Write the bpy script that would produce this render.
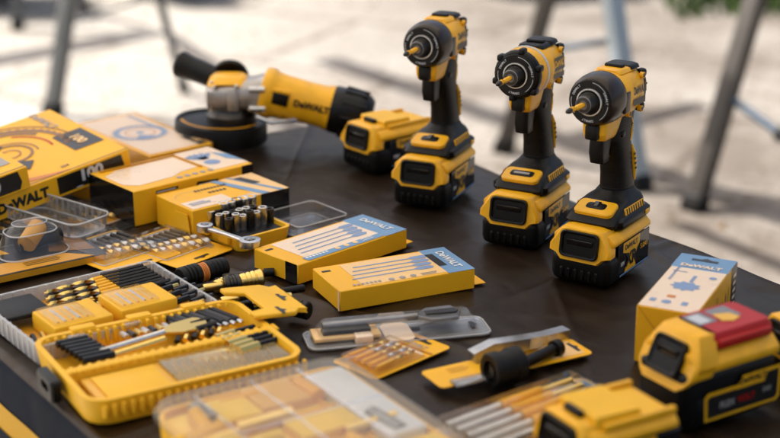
import bpy, bmesh, math, random
from mathutils import Vector, Matrix
random.seed(7)
R = math.radians
sc = bpy.context.scene
for o in list(bpy.data.objects): bpy.data.objects.remove(o)

# ------------------------------------------------------------------ camera, sky, sun, exposure
F_PX, PITCH, TABLE_Z, CAM_H = 1560.0, 19.0, 0.75, 0.64
cam_d = bpy.data.cameras.new('camera'); cam = bpy.data.objects.new('camera', cam_d)
sc.collection.objects.link(cam); sc.camera = cam
cam.location = (0, 0, TABLE_Z + CAM_H); cam.rotation_euler = (R(90 - PITCH), 0, 0)
cam_d.sensor_width = 36; cam_d.lens = F_PX / 780 * 36
cam_d.clip_start = 0.05; cam_d.clip_end = 500
cam_d.dof.use_dof = True; cam_d.dof.focus_distance = 1.76; cam_d.dof.aperture_fstop = 3.4

SUN_DIR = Vector((-0.50, 0.30, 0.80)).normalized()       # towards the sun
world = bpy.data.worlds.new('World'); sc.world = world; world.use_nodes = True
wn = world.node_tree; bg = wn.nodes['Background']
sky = wn.nodes.new('ShaderNodeTexSky'); sky.sky_type = 'NISHITA'; sky.sun_disc = False
sky.sun_elevation = math.asin(SUN_DIR.z); sky.sun_rotation = math.atan2(SUN_DIR.x, SUN_DIR.y)
sky.dust_density = 6.0; sky.air_density = 1.0
wn.links.new(sky.outputs[0], bg.inputs[0]); bg.inputs[1].default_value = 0.085
sl = bpy.data.lights.new('sun', 'SUN'); sl.energy = 4.4; sl.angle = R(0.5); sl.color = (1, .955, .89)
so = bpy.data.objects.new('sun', sl); sc.collection.objects.link(so)
so.rotation_euler = SUN_DIR.to_track_quat('Z', 'Y').to_euler()
sc.view_settings.view_transform = 'Standard'; sc.view_settings.look = 'None'
sc.view_settings.gamma = 1; sc.view_settings.use_curve_mapping = False
sc.view_settings.exposure = 1.38

# ------------------------------------------------------------------ materials
MATS = {}
def mat(name, col, rough=.5, metal=0, bump=0, bscale=200, var=0, vscale=8, coat=0, spec=None, wave=None, sheen=0):
    m = bpy.data.materials.new(name); m.use_nodes = True; nt = m.node_tree
    b = nt.nodes['Principled BSDF']; b.inputs['Base Color'].default_value = (*col, 1)
    b.inputs['Roughness'].default_value = rough; b.inputs['Metallic'].default_value = metal
    if coat: b.inputs['Coat Weight'].default_value = coat; b.inputs['Coat Roughness'].default_value = .12
    if spec is not None: b.inputs['Specular IOR Level'].default_value = spec
    if sheen: b.inputs['Sheen Weight'].default_value = sheen
    tc = nt.nodes.new('ShaderNodeTexCoord')
    if var:
        n = nt.nodes.new('ShaderNodeTexNoise'); n.inputs['Scale'].default_value = vscale; n.inputs['Detail'].default_value = 6
        nt.links.new(tc.outputs['Object'], n.inputs['Vector'])
        r = nt.nodes.new('ShaderNodeMapRange'); r.inputs[1].default_value = .3; r.inputs[2].default_value = .7
        r.inputs[3].default_value = 1 - var; r.inputs[4].default_value = 1 + var
        nt.links.new(n.outputs[0], r.inputs[0])
        mx = nt.nodes.new('ShaderNodeVectorMath'); mx.operation = 'SCALE'; mx.inputs[0].default_value = col
        nt.links.new(r.outputs[0], mx.inputs['Scale']); nt.links.new(mx.outputs[0], b.inputs['Base Color'])
        r2 = nt.nodes.new('ShaderNodeMapRange'); r2.inputs[3].default_value = max(0, rough - .08); r2.inputs[4].default_value = min(1, rough + .12)
        nt.links.new(n.outputs[0], r2.inputs[0]); nt.links.new(r2.outputs[0], b.inputs['Roughness'])
    if bump:
        n = nt.nodes.new('ShaderNodeTexNoise'); n.inputs['Scale'].default_value = bscale; n.inputs['Detail'].default_value = 4
        nt.links.new(tc.outputs['Object'], n.inputs['Vector'])
        bp = nt.nodes.new('ShaderNodeBump'); bp.inputs['Strength'].default_value = bump; bp.inputs['Distance'].default_value = .001
        nt.links.new(n.outputs[0], bp.inputs['Height']); nt.links.new(bp.outputs[0], b.inputs['Normal'])
    if wave:
        w = nt.nodes.new('ShaderNodeTexWave'); w.bands_direction = 'Z'; w.inputs['Scale'].default_value = wave
        nt.links.new(tc.outputs['Object'], w.inputs['Vector'])
        bp = nt.nodes.new('ShaderNodeBump'); bp.inputs['Strength'].default_value = .35; bp.inputs['Distance'].default_value = .0004
        nt.links.new(w.outputs[1], bp.inputs['Height']); nt.links.new(bp.outputs[0], b.inputs['Normal'])
    MATS[name] = m; return m
mat('yellow', (.87, .43, .010), .34, spec=.38, var=.09, vscale=55, bump=.15, bscale=900)
mat('yellow_soft', (.87, .47, .018), .45, spec=.3, var=.05, vscale=20)
mat('yellow_card', (.87, .44, .012), .40, spec=.3, var=.06, vscale=14)
mat('yellow_deep', (.60, .27, .008), .45, var=.08, vscale=20)
mat('bright_yellow', (.93, .60, .04), .45, spec=.3, var=.05, vscale=20)
mat('cover_yellow', (.78, .43, .05), .5)
mat('tan_print', (.85, .54, .22), .35, spec=.4, var=.05, vscale=16)
mat('pale_print', (.86, .66, .47), .28, var=.04, vscale=16)
mat('black', (.0035, .0032, .0030), .36, spec=.25, var=.15, vscale=30, bump=.2, bscale=700)
mat('black_gloss', (.008, .007, .007), .12)
mat('black_print', (.012, .010, .008), .35)
mat('rubber', (.0045, .0038, .0032), .42, spec=.25, bump=.35, bscale=900)
mat('boot', (.020, .010, .004), .28, spec=.45, bump=.1, bscale=600)  # brown base colour carries the warm reflection on the dark boots
mat('grip', (.0045, .0038, .0032), .45, spec=.25, wave=120)
mat('grey', (.20, .20, .21), .4)
mat('light_grey', (.55, .56, .58), .35)
mat('ring_metal', (.50, .49, .47), .30, metal=.9, var=.2, vscale=60)
mat('steel', (.62, .60, .57), .28, metal=1, var=.1, vscale=60)
mat('tool_grey', (.28, .27, .26), .3, metal=.95, var=.2, vscale=60)
mat('dark_steel', (.06, .055, .05), .35, metal=.9)
mat('cast_alloy', (.42, .39, .36), .38, metal=.7, var=.2, vscale=40)
mat('gold', (.80, .55, .16), .28, metal=1)
mat('orange', (.62, .20, .03), .45)
mat('red', (.42, .012, .010), .4, spec=.3)
mat('blue', (.05, .20, .45), .35)
mat('pale_blue', (.15, .29, .47), .35)
mat('soft_blue', (.20, .29, .47), .35)
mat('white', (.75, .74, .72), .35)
mat('grey_print', (.33, .30, .27), .4)
mat('brown_card', (.24, .11, .03), .38, var=.1, vscale=20)
mat('stand_grey', (.115, .12, .12), .42, metal=.3, var=.2, vscale=6)
mat('stand_dark', (.060, .052, .045), .45, metal=.3, var=.2, vscale=6)
mat('stand_alu', (.34, .40, .44), .38, metal=.4, var=.1, vscale=6)
mat('blue_strap', (.03, .06, .10), .5)
mat('leaf', (.06, .10, .022), .6, var=.4, vscale=3)
mat('brown_dry', (.14, .09, .05), .95, spec=.05)
mat('bark', (.10, .07, .045), .9, bump=.8, bscale=30)
mat('table_white', (.7, .7, .68), .5)
mat('skirt_yellow', (.62, .33, .012), .7, bump=.4, bscale=1500)

def clear(name, tint=(1, 1, 1), body=.12, bodycol=(.85, .84, .82), rough=.08, gloss=.35):
    m = bpy.data.materials.new(name); m.use_nodes = True; nt = m.node_tree; N = nt.nodes; L = nt.links
    for n in list(N): N.remove(n)
    out = N.new('ShaderNodeOutputMaterial'); tr = N.new('ShaderNodeBsdfTransparent'); tr.inputs[0].default_value = (*tint, 1)
    gl = N.new('ShaderNodeBsdfGlossy'); gl.inputs['Roughness'].default_value = rough
    df = N.new('ShaderNodeBsdfDiffuse'); df.inputs[0].default_value = (*bodycol, 1)
    a = N.new('ShaderNodeMixShader'); b = N.new('ShaderNodeMixShader')
    nz = N.new('ShaderNodeTexNoise'); nz.inputs['Scale'].default_value = 30
    bp = N.new('ShaderNodeBump'); bp.inputs['Strength'].default_value = .25; bp.inputs['Distance'].default_value = .002
    tc = N.new('ShaderNodeTexCoord'); L.new(tc.outputs['Object'], nz.inputs['Vector']); L.new(nz.outputs[0], bp.inputs['Height'])
    fr = N.new('ShaderNodeFresnel'); fr.inputs[0].default_value = 1.5
    mul = N.new('ShaderNodeMath'); mul.operation = 'MULTIPLY_ADD'; mul.inputs[1].default_value = gloss * 2.2; mul.inputs[2].default_value = .02; mul.use_clamp = True
    L.new(bp.outputs[0], gl.inputs['Normal']); L.new(bp.outputs[0], fr.inputs['Normal'])
    L.new(fr.outputs[0], mul.inputs[0])
    a.inputs[0].default_value = body; L.new(tr.outputs[0], a.inputs[1]); L.new(df.outputs[0], a.inputs[2])
    L.new(mul.outputs[0], b.inputs[0]); L.new(a.outputs[0], b.inputs[1]); L.new(gl.outputs[0], b.inputs[2])
    L.new(b.outputs[0], out.inputs[0]); MATS[name] = m
clear('clear', body=.03, gloss=.3)
clear('clear_milky', body=.42, bodycol=(.88, .86, .83), rough=.2, gloss=.5)
clear('clear_frosted', body=.20, bodycol=(.88, .86, .82), rough=.2, gloss=.45)
clear('clear_lid', tint=(1, 1, 1), body=.11, bodycol=(.9, .86, .74), gloss=.26, rough=.10)
clear('clear_thin', body=.02, gloss=.2, rough=.06)
clear('clear_yellow', tint=(1, .93, .7), body=.22, bodycol=(.85, .62, .25), gloss=.4, rough=.12)

def cloth_mat():
    m = bpy.data.materials.new('cloth'); m.use_nodes = True; nt = m.node_tree; N = nt.nodes; L = nt.links
    b = N['Principled BSDF']; tc = N.new('ShaderNodeTexCoord')
    n = N.new('ShaderNodeTexNoise'); n.inputs['Scale'].default_value = 7; n.inputs['Detail'].default_value = 5
    L.new(tc.outputs['Object'], n.inputs['Vector'])
    cr = N.new('ShaderNodeValToRGB'); cr.color_ramp.elements[0].color = (.0080, .0042, .0022, 1); cr.color_ramp.elements[1].color = (.0140, .0074, .0038, 1)
    L.new(n.outputs[0], cr.inputs[0]); L.new(cr.outputs[0], b.inputs['Base Color'])
    b.inputs['Roughness'].default_value = .40; b.inputs['Specular IOR Level'].default_value = .34; b.inputs['Specular Tint'].default_value = (1, .76, .54, 1)
    wv = N.new('ShaderNodeTexNoise'); wv.inputs['Scale'].default_value = 1600
    L.new(tc.outputs['Object'], wv.inputs['Vector'])
    bp = N.new('ShaderNodeBump'); bp.inputs['Strength'].default_value = .35; bp.inputs['Distance'].default_value = .0006
    wr = N.new('ShaderNodeTexNoise'); wr.inputs['Scale'].default_value = 13; wr.inputs['Detail'].default_value = 1.5; wr.inputs['Distortion'].default_value = .3
    mp = N.new('ShaderNodeMapping'); mp.inputs['Scale'].default_value = (1, 1.3, 1); L.new(tc.outputs['Object'], mp.inputs[0]); L.new(mp.outputs[0], wr.inputs['Vector'])
    b2 = N.new('ShaderNodeBump'); b2.inputs['Strength'].default_value = .8; b2.inputs['Distance'].default_value = .010
    L.new(wr.outputs[0], b2.inputs['Height']); L.new(b2.outputs[0], bp.inputs['Normal'])
    L.new(wv.outputs[0], bp.inputs['Height']); L.new(bp.outputs[0], b.inputs['Normal'])
    MATS['cloth'] = m
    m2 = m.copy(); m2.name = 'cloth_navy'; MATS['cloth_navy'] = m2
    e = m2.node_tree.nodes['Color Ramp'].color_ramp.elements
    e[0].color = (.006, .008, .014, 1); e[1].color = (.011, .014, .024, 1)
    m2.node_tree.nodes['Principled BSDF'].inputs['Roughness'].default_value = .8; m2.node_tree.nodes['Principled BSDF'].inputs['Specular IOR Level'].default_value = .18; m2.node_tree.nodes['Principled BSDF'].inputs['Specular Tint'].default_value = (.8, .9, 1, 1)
cloth_mat()

def ground_mat():
    m = bpy.data.materials.new('ground'); m.use_nodes = True; nt = m.node_tree; N = nt.nodes; L = nt.links
    b = N['Principled BSDF']; b.inputs['Roughness'].default_value = .9; tc = N.new('ShaderNodeTexCoord')
    n1 = N.new('ShaderNodeTexNoise'); n1.inputs['Scale'].default_value = 1.6; n1.inputs['Detail'].default_value = 9; n1.inputs['Roughness'].default_value = .62
    n2 = N.new('ShaderNodeTexNoise'); n2.inputs['Scale'].default_value = 22; n2.inputs['Detail'].default_value = 8
    for n in (n1, n2): L.new(tc.outputs['Object'], n.inputs['Vector'])
    r1 = N.new('ShaderNodeValToRGB'); r1.color_ramp.elements[0].position = .38; r1.color_ramp.elements[1].position = .62
    r1.color_ramp.elements[0].color = (.125, .104, .085, 1); r1.color_ramp.elements[1].color = (.245, .225, .20, 1)
    r2 = N.new('ShaderNodeValToRGB'); r2.color_ramp.elements[0].position = .35; r2.color_ramp.elements[1].position = .6
    r2.color_ramp.elements[0].color = (.72, .70, .66, 1); r2.color_ramp.elements[1].color = (1, 1, 1, 1)
    L.new(n1.outputs[0], r1.inputs[0]); L.new(n2.outputs[0], r2.inputs[0])
    mx = N.new('ShaderNodeMix'); mx.data_type = 'RGBA'; mx.blend_type = 'MULTIPLY'; mx.inputs[0].default_value = 1
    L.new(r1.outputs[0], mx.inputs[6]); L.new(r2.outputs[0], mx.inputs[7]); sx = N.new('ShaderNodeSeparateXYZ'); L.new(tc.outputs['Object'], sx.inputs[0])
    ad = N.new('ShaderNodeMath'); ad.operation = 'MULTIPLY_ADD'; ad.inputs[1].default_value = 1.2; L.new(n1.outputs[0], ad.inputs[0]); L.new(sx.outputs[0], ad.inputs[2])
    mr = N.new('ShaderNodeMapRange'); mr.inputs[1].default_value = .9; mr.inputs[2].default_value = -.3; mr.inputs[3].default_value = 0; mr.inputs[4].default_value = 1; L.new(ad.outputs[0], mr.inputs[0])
    lt = N.new('ShaderNodeMix'); lt.data_type = 'RGBA'; lt.inputs[7].default_value = (.36, .338, .30, 1); ml = N.new('ShaderNodeMath'); ml.operation = 'MULTIPLY'; ml.inputs[1].default_value = .75  # paving colour lightened towards the left to hold the overexposed sunlight
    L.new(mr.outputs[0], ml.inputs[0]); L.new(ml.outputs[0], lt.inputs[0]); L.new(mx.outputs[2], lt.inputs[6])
    bk = N.new('ShaderNodeTexBrick'); bk.inputs['Scale'].default_value = 1; bk.inputs['Mortar Size'].default_value = .028; bk.inputs['Mortar Smooth'].default_value = .3; bk.inputs['Brick Width'].default_value = 1.25; bk.inputs['Row Height'].default_value = .85
    bk.inputs['Color1'].default_value = (1, 1, 1, 1); bk.inputs['Color2'].default_value = (.86, .84, .82, 1); bk.inputs['Mortar'].default_value = (.42, .36, .30, 1)
    rt = N.new('ShaderNodeMapping'); rt.inputs['Rotation'].default_value = (0, 0, R(27)); ds = N.new('ShaderNodeVectorMath'); ds.operation = 'MULTIPLY_ADD'; ds.inputs[1].default_value = (.12, .12, 0)
    L.new(n2.outputs[1], ds.inputs[0]); L.new(tc.outputs['Object'], ds.inputs[2]); L.new(ds.outputs[0], rt.inputs[0]); L.new(rt.outputs[0], bk.inputs[0])
    fm = N.new('ShaderNodeMix'); fm.data_type = 'RGBA'; fm.blend_type = 'MULTIPLY'; fm.inputs[0].default_value = .8; L.new(lt.outputs[2], fm.inputs[6]); L.new(bk.outputs[0], fm.inputs[7]); L.new(fm.outputs[2], b.inputs['Base Color'])
    bp = N.new('ShaderNodeBump'); bp.inputs['Strength'].default_value = .5; bp.inputs['Distance'].default_value = .01
    L.new(n2.outputs[0], bp.inputs['Height']); L.new(bp.outputs[0], b.inputs['Normal'])
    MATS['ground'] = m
ground_mat()
def canopy_mat():
    m = bpy.data.materials.new('canopy'); m.use_nodes = True; nt = m.node_tree; N = nt.nodes; L = nt.links
    for n in list(N): N.remove(n)
    out = N.new('ShaderNodeOutputMaterial'); d = N.new('ShaderNodeBsdfDiffuse'); t = N.new('ShaderNodeBsdfTranslucent')
    d.inputs[0].default_value = (.8, .79, .76, 1); t.inputs[0].default_value = (.8, .78, .73, 1)
    mx = N.new('ShaderNodeMixShader'); mx.inputs[0].default_value = .31
    L.new(d.outputs[0], mx.inputs[1]); L.new(t.outputs[0], mx.inputs[2]); L.new(mx.outputs[0], out.inputs[0]); MATS['canopy'] = m
canopy_mat()

# ------------------------------------------------------------------ placing helpers
CS, CC = math.sin(R(PITCH)), math.cos(R(PITCH))
def ray(px, py):
    x = (px - 390) / F_PX; v = (219 - py) / F_PX
    return Vector((x, CC + v * CS, -CS + v * CC))
CAM = Vector((0, 0, TABLE_Z + CAM_H))
def T(px, py, z=0.0):                       # point on (z above) the table top
    d = ray(px, py); t = (TABLE_Z + z - CAM.z) / d.z; return CAM + d * t
def G(px, py, z=0.0):                       # point on the ground
    d = ray(px, py); t = (z - CAM.z) / d.z; return CAM + d * t
def Yp(px, py, y):                          # point at world depth y
    d = ray(px, py); return CAM + d * (y / d.y)
def fit(N, L_, R_, z=0.0):                  # near, left, right corners -> origin(near corner), yaw of the right edge, lengths
    n, l, r = T(*N, z), T(*L_, z), T(*R_, z)
    a, b = l - n, r - n
    yb = math.atan2(b.y, b.x); ya = math.atan2(a.y, a.x) - math.pi / 2
    yaw = (yb * b.length + ya * a.length) / (a.length + b.length)
    return n, yaw, b.length, a.length

# ------------------------------------------------------------------ mesh builder
def rrect(w, l, r, n=4):
    pts = []
    r = min(r, w / 2 - 1e-5, l / 2 - 1e-5)
    for cx, cy, a0 in ((w/2-r, l/2-r, 0), (-w/2+r, l/2-r, 90), (-w/2+r, -l/2+r, 180), (w/2-r, -l/2+r, 270)):
        for i in range(n + 1):
            a = R(a0 + 90 * i / n); pts.append((cx + r * math.cos(a), cy + r * math.sin(a)))
    return pts
TEXT_CACHE = {}
def text_geo(s, bold=.025):
    k = (s, bold)
    if k in TEXT_CACHE: return TEXT_CACHE[k]
    c = bpy.data.curves.new('t', 'FONT'); c.body = s; c.size = 1; c.offset = bold; c.resolution_u = 3
    c.align_x = 'CENTER'; c.align_y = 'CENTER'
    o = bpy.data.objects.new('t', c); sc.collection.objects.link(o)
    bpy.context.view_layer.update()
    me = bpy.data.meshes.new_from_object(o.evaluated_get(bpy.context.evaluated_depsgraph_get()))
    res = ([v.co.copy() for v in me.vertices], [tuple(p.vertices) for p in me.polygons])
    bpy.data.objects.remove(o); bpy.data.meshes.remove(me); TEXT_CACHE[k] = res; return res

class MB:
    def __init__(s): s.v = []; s.f = []; s.m = []; s.T = Matrix()
    def add(s, vs, fs, m):
        b = len(s.v); s.v += [s.T @ Vector(v) for v in vs]
        s.f += [tuple(b + i for i in f) for f in fs]; s.m += [m] * len(fs); return s
    def bm(s, bm, m):
        bm.verts.index_update(); s.add([v.co for v in bm.verts], [[v.index for v in f.verts] for f in bm.faces], m); bm.free(); return s
    def box(s, c, d, m, r=0, seg=2, M=None):
        bm = bmesh.new(); bmesh.ops.create_cube(bm, size=1)
        for v in bm.verts: v.co = Vector((v.co.x * d[0], v.co.y * d[1], v.co.z * d[2]))
        if r: bmesh.ops.bevel(bm, geom=bm.edges[:], offset=r, segments=seg, affect='EDGES', profile=.5)
        M = Matrix.Translation(c) @ (M or Matrix())
        bmesh.ops.transform(bm, matrix=M, verts=bm.verts[:]); return s.bm(bm, m)
    def prism(s, pts, a, b, axis, m, r=0, seg=2):
        def mp(p, h): return {'x': (h, p[0], p[1]), 'y': (p[0], h, p[1]), 'z': (p[0], p[1], h)}[axis]
        bm = bmesh.new(); A = [bm.verts.new(mp(p, a)) for p in pts]; B = [bm.verts.new(mp(p, b)) for p in pts]
        bm.faces.new(A[::-1]); bm.faces.new(B); n = len(pts)
        for i in range(n): bm.faces.new((A[i], A[(i+1) % n], B[(i+1) % n], B[i]))
        bmesh.ops.recalc_face_normals(bm, faces=bm.faces[:])
        if r: bmesh.ops.bevel(bm, geom=bm.edges[:], offset=r, segments=seg, affect='EDGES', profile=.5)
        return s.bm(bm, m)
    def loft(s, rings, m, cap0=True, cap1=True, closed=True):
        n = len(rings[0]); vs = [p for r in rings for p in r]; fs = []
        for k in range(len(rings) - 1):
            for i in range(n if closed else n - 1):
                j = (i + 1) % n; fs.append((k*n+i, k*n+j, (k+1)*n+j, (k+1)*n+i))
        if cap0: fs.append(tuple(range(n))[::-1])
        if cap1: fs.append(tuple((len(rings)-1)*n + i for i in range(n)))
        return s.add(vs, fs, m)
    def lathe(s, prof, m, seg=24, M=None, cap=True):      # prof: (radius, z)
        M = M or Matrix()
        rings = [[M @ Vector((r * math.cos(2*math.pi*i/seg), r * math.sin(2*math.pi*i/seg), z)) for i in range(seg)] for r, z in prof]
        return s.loft(rings, m, cap, cap)
    def rod(s, a, b, r, m, seg=12, r2=None):
        a, b = Vector(a), Vector(b); q = (b - a).to_track_quat('Z', 'Y').to_matrix().to_4x4()
        return s.lathe([(r, 0), (r2 if r2 is not None else r, (b - a).length)], m, seg, Matrix.Translation(a) @ q)
    def axis(s, a, b, prof, m, seg=20):                    # lathe from a towards b; prof (radius, fraction)
        a, b = Vector(a), Vector(b); q = (b - a).to_track_quat('Z', 'Y').to_matrix().to_4x4(); l = (b - a).length
        return s.lathe([(r, t * l) for r, t in prof], m, seg, Matrix.Translation(a) @ q)
    def tube(s, pts, r, m, seg=8):
        rings = []; pts = [Vector(p) for p in pts]
        for i, p in enumerate(pts):
            d = (pts[min(i+1, len(pts)-1)] - pts[max(i-1, 0)]).normalized(); q = d.to_track_quat('Z', 'Y')
            rr = r[i] if isinstance(r, (list, tuple)) else r
            rings.append([p + q @ Vector((rr * math.cos(2*math.pi*k/seg), rr * math.sin(2*math.pi*k/seg), 0)) for k in range(seg)])
        return s.loft(rings, m)
    def tray(s, w, l, h, r, wall, floor, m, z0=0, flare=0):
        f = lambda W, L_, rr, z: [(x, y, z) for x, y in rrect(W, L_, rr)]
        return s.loft([f(w-flare*2, l-flare*2, r, z0), f(w, l, r, z0+h), f(w-2*wall, l-2*wall, max(r-wall, .001), z0+h), f(w-2*wall-flare*2, l-2*wall-flare*2, max(r-wall, .001), z0+floor)], m)
    # flat print on a face: frame = (origin, u, v)
    def dec(s, fr, pts, m, lay=1):
        o, u, v = fr; n = u.cross(v); return s.add([o + u*p[0] + v*p[1] + n * (.0003 * lay) for p in pts], [tuple(range(len(pts)))], m)
    def rect(s, fr, u0, v0, u1, v1, m, lay=1): return s.dec(fr, [(u0, v0), (u1, v0), (u1, v1), (u0, v1)], m, lay)
    def ringd(s, fr, cx, cy, r0, r1, m, lay=1, a0=0, a1=360, n=40, teeth=0):
        o, u, v = fr; nn = u.cross(v); vs = []; fs = []
        for i in range(n + 1):
            a = R(a0 + (a1 - a0) * i / n); rt = r1 + (teeth if i % 2 else 0)
            for q in (r0, rt): vs.append(o + u*(cx + q*math.cos(a)) + v*(cy + q*math.sin(a)) + nn*(.0003*lay))
        for i in range(n): fs.append((2*i, 2*i+1, 2*i+3, 2*i+2))
        return s.add(vs, fs, m)
    def text(s, fr, txt, cu, cv, size, m, lay=2, ang=0, bold=.025, sx=1.0):
        vs, fs = text_geo(txt, bold); o, u, v = fr; n = u.cross(v); ca, sa = math.cos(R(ang)), math.sin(R(ang))
        out = []
        for p in vs:
            x, y = p.x * size * sx, p.y * size
            out.append(o + u*(cu + x*ca - y*sa) + v*(cv + x*sa + y*ca) + n*(.0003*lay))
        return s.add(out, fs, m)
    def build(s, name, parent=None, ang=38):
        me = bpy.data.meshes.new(name); me.from_pydata([tuple(v) for v in s.v], [], s.f)
        names = []; 
        for m in s.m:
            if m not in names: names.append(m)
        for n in names: me.materials.append(MATS[n])
        me.polygons.foreach_set('material_index', [names.index(m) for m in s.m])
        me.polygons.foreach_set('use_smooth', [True] * len(s.f))
        me.update(); me.set_sharp_from_angle(angle=R(ang))
        o = bpy.data.objects.new(name, me); sc.collection.objects.link(o)
        if parent: o.parent = parent
        return o
def tag(o, label, cat, group=None):
    o['label'] = label; o['category'] = cat
    if group: o['group'] = group
    return o
def thing(name, label, cat, loc=(0, 0, 0), rz=0, group=None, M=None):
    o = bpy.data.objects.new(name, None); sc.collection.objects.link(o); o.empty_display_size = .02
    if M is not None: o.matrix_world = M
    else: o.location = loc; o.rotation_euler = (0, 0, rz)
    return tag(o, label, cat, group)
def struct(o, kind='structure'): o['kind'] = kind; return o
V = Vector
X, Y, Z = V((1, 0, 0)), V((0, 1, 0)), V((0, 0, 1))

# ------------------------------------------------------------------ the setting
def build_ground():
    m = MB(); n = 24; s = 130
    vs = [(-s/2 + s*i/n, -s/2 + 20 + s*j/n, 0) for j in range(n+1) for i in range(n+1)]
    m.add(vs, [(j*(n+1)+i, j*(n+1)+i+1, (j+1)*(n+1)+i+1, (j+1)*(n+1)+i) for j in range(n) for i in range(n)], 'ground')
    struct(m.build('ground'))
build_ground()
def build_grass():
    m = MB(); rnd = random.Random(3)
    for _ in range(20000):
        x = rnd.uniform(1.25, 4.5); y = rnd.uniform(6.5, 9.5)
        if y < 6.68 + .10 * math.sin(x * 5) or (x < 1.5 and rnd.random() < .5): continue
        h = rnd.uniform(.04, .12); a = rnd.uniform(0, 6.28); w = .012
        dx, dy = w*math.cos(a), w*math.sin(a); lx, ly = rnd.uniform(-.03, .03), rnd.uniform(-.03, .03)
        m.add([(x-dx, y-dy, 0), (x+dx, y+dy, 0), (x+lx, y+ly, h)], [(0, 1, 2)], 'leaf')
    o = m.build('grass'); struct(o, 'stuff'); tag(o, 'green grass at the far edge of the pale paving', 'grass')
build_grass()
def leaves(m, c, rad, n, size, rnd):
    for _ in range(n):
        d = V((rnd.gauss(0, 1), rnd.gauss(0, 1), rnd.gauss(0, 1))).normalized() * rnd.random() ** .4
        p = V(c) + V((d.x*rad[0], d.y*rad[1], d.z*rad[2])); q = V((rnd.uniform(-1, 1), rnd.uniform(-1, 1), rnd.uniform(-1, 1))).normalized()
        t = q.orthogonal().normalized() * size * rnd.uniform(.6, 1.3); b = q.cross(t) * .5
        m.add([p - t, p + b, p + t, p - b], [(0, 1, 2, 3)], 'leaf')
def shrub(x, y, w, h, label, seed):
    rnd = random.Random(seed); t = thing('shrub', label, 'shrub', (x, y, 0), group='low shrubs along the back of the paving')
    s = MB()
    for k in range(5):
        a = k * 1.26; s.tube([(0, 0, 0), (w*.2*math.cos(a), w*.2*math.sin(a), h*.4), (w*.3*math.cos(a), w*.3*math.sin(a), h*.8)], [.02, .014, .006], 'bark')
    s.build('stem', t); m = MB()
    for k in range(6):
        leaves(m, (rnd.uniform(-w*.3, w*.3), rnd.uniform(-.15, .15), h*rnd.uniform(.35, .7)), (w*.28, w*.25, h*.32), 320, .045, rnd)
    m.build('foliage', t)
shrub(-1.78, 7.10, .75, .6, 'dark green shrub at the far left, topmost corner of the view', 1)
shrub(-1.0, 7.30, .5, .5, 'small dark shrub behind the paving, right of the far left shrub', 2)
shrub(.72, 7.42, .8, .5, 'wide dark shrub shape added for tree shade behind the paving, above the middle impact driver', 4)  # dark foliage added where tree shade darkens the far paving
def tree(x, y, h, crown, label, seed, lean=(0, 0)):
    rnd = random.Random(seed); t = thing('broadleaf_tree', label, 'tree', (x, y, 0), group='trees beyond the paving'); m = MB()
    top = V((lean[0], lean[1], h))
    m.tube([(0, 0, 0), tuple(top * .35 + V((.05, 0, 0))), tuple(top * .7), tuple(top)], [.13, .1, .07, .03], 'bark', 10)
    for k in range(7):
        a = k * .9; m.tube([tuple(top*.6), tuple(top*.75 + V((math.cos(a)*.5, math.sin(a)*.5, .1))), tuple(top*.9 + V((math.cos(a)*crown*.8, math.sin(a)*crown*.8, .3)))], [.05, .03, .01], 'bark', 6)
    m.build('trunk', t); c = MB()
    for k in range(9):
        a = rnd.uniform(0, 6.28); q = rnd.random() * crown * .75
        leaves(c, tuple(top + V((math.cos(a)*q, math.sin(a)*q, rnd.uniform(-.5, .5)))), (crown*.38, crown*.38, .45), 420, .07, rnd)
    c.build('crown', t)
tree(-5.6, 13.5, 3.6, 1.6, 'broadleaf tree beyond the paving on the far left', 5)
tree(-1.0, 15.5, 4.2, 1.9, 'tallest broadleaf tree straight behind the paving', 6)
tree(4.9, 14.0, 3.8, 1.7, 'broadleaf tree beyond the grass on the right', 7)


# shade: the white canopy over the table and unseen beams added to throw the brown shade bands on the paving
def build_canopy():
    t = thing('market_canopy', 'white fabric market canopy over the display table', 'canopy', (-.5, 1.55, 0))
    m = MB(); w, l, z = 3.5, 3.3, 2.25; n = 12; vs = []; 
    for j in range(n+1):
        for i in range(n+1):
            a, b = i/n*2-1, j/n*2-1; vs.append((a*w/2, b*l/2, z + .55*(1 - max(abs(a), abs(b)))))
    fs = [(j*(n+1)+i, j*(n+1)+i+1, (j+1)*(n+1)+i+1, (j+1)*(n+1)+i) for j in range(n) for i in range(n)]
    m.add(vs, fs, 'canopy'); m.build('roof', t)
    p = MB()
    for sx in (-1, 1):
        for sy in (-1, 1):
            if (sx, sy) in ((1, 1), (-1, 1)): continue
            q = MB(); q.rod((sx*w/2, sy*l/2, 0), (sx*w/2, sy*l/2, z), .02, 'stand_alu'); q.build('post', t)
build_canopy()
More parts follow.
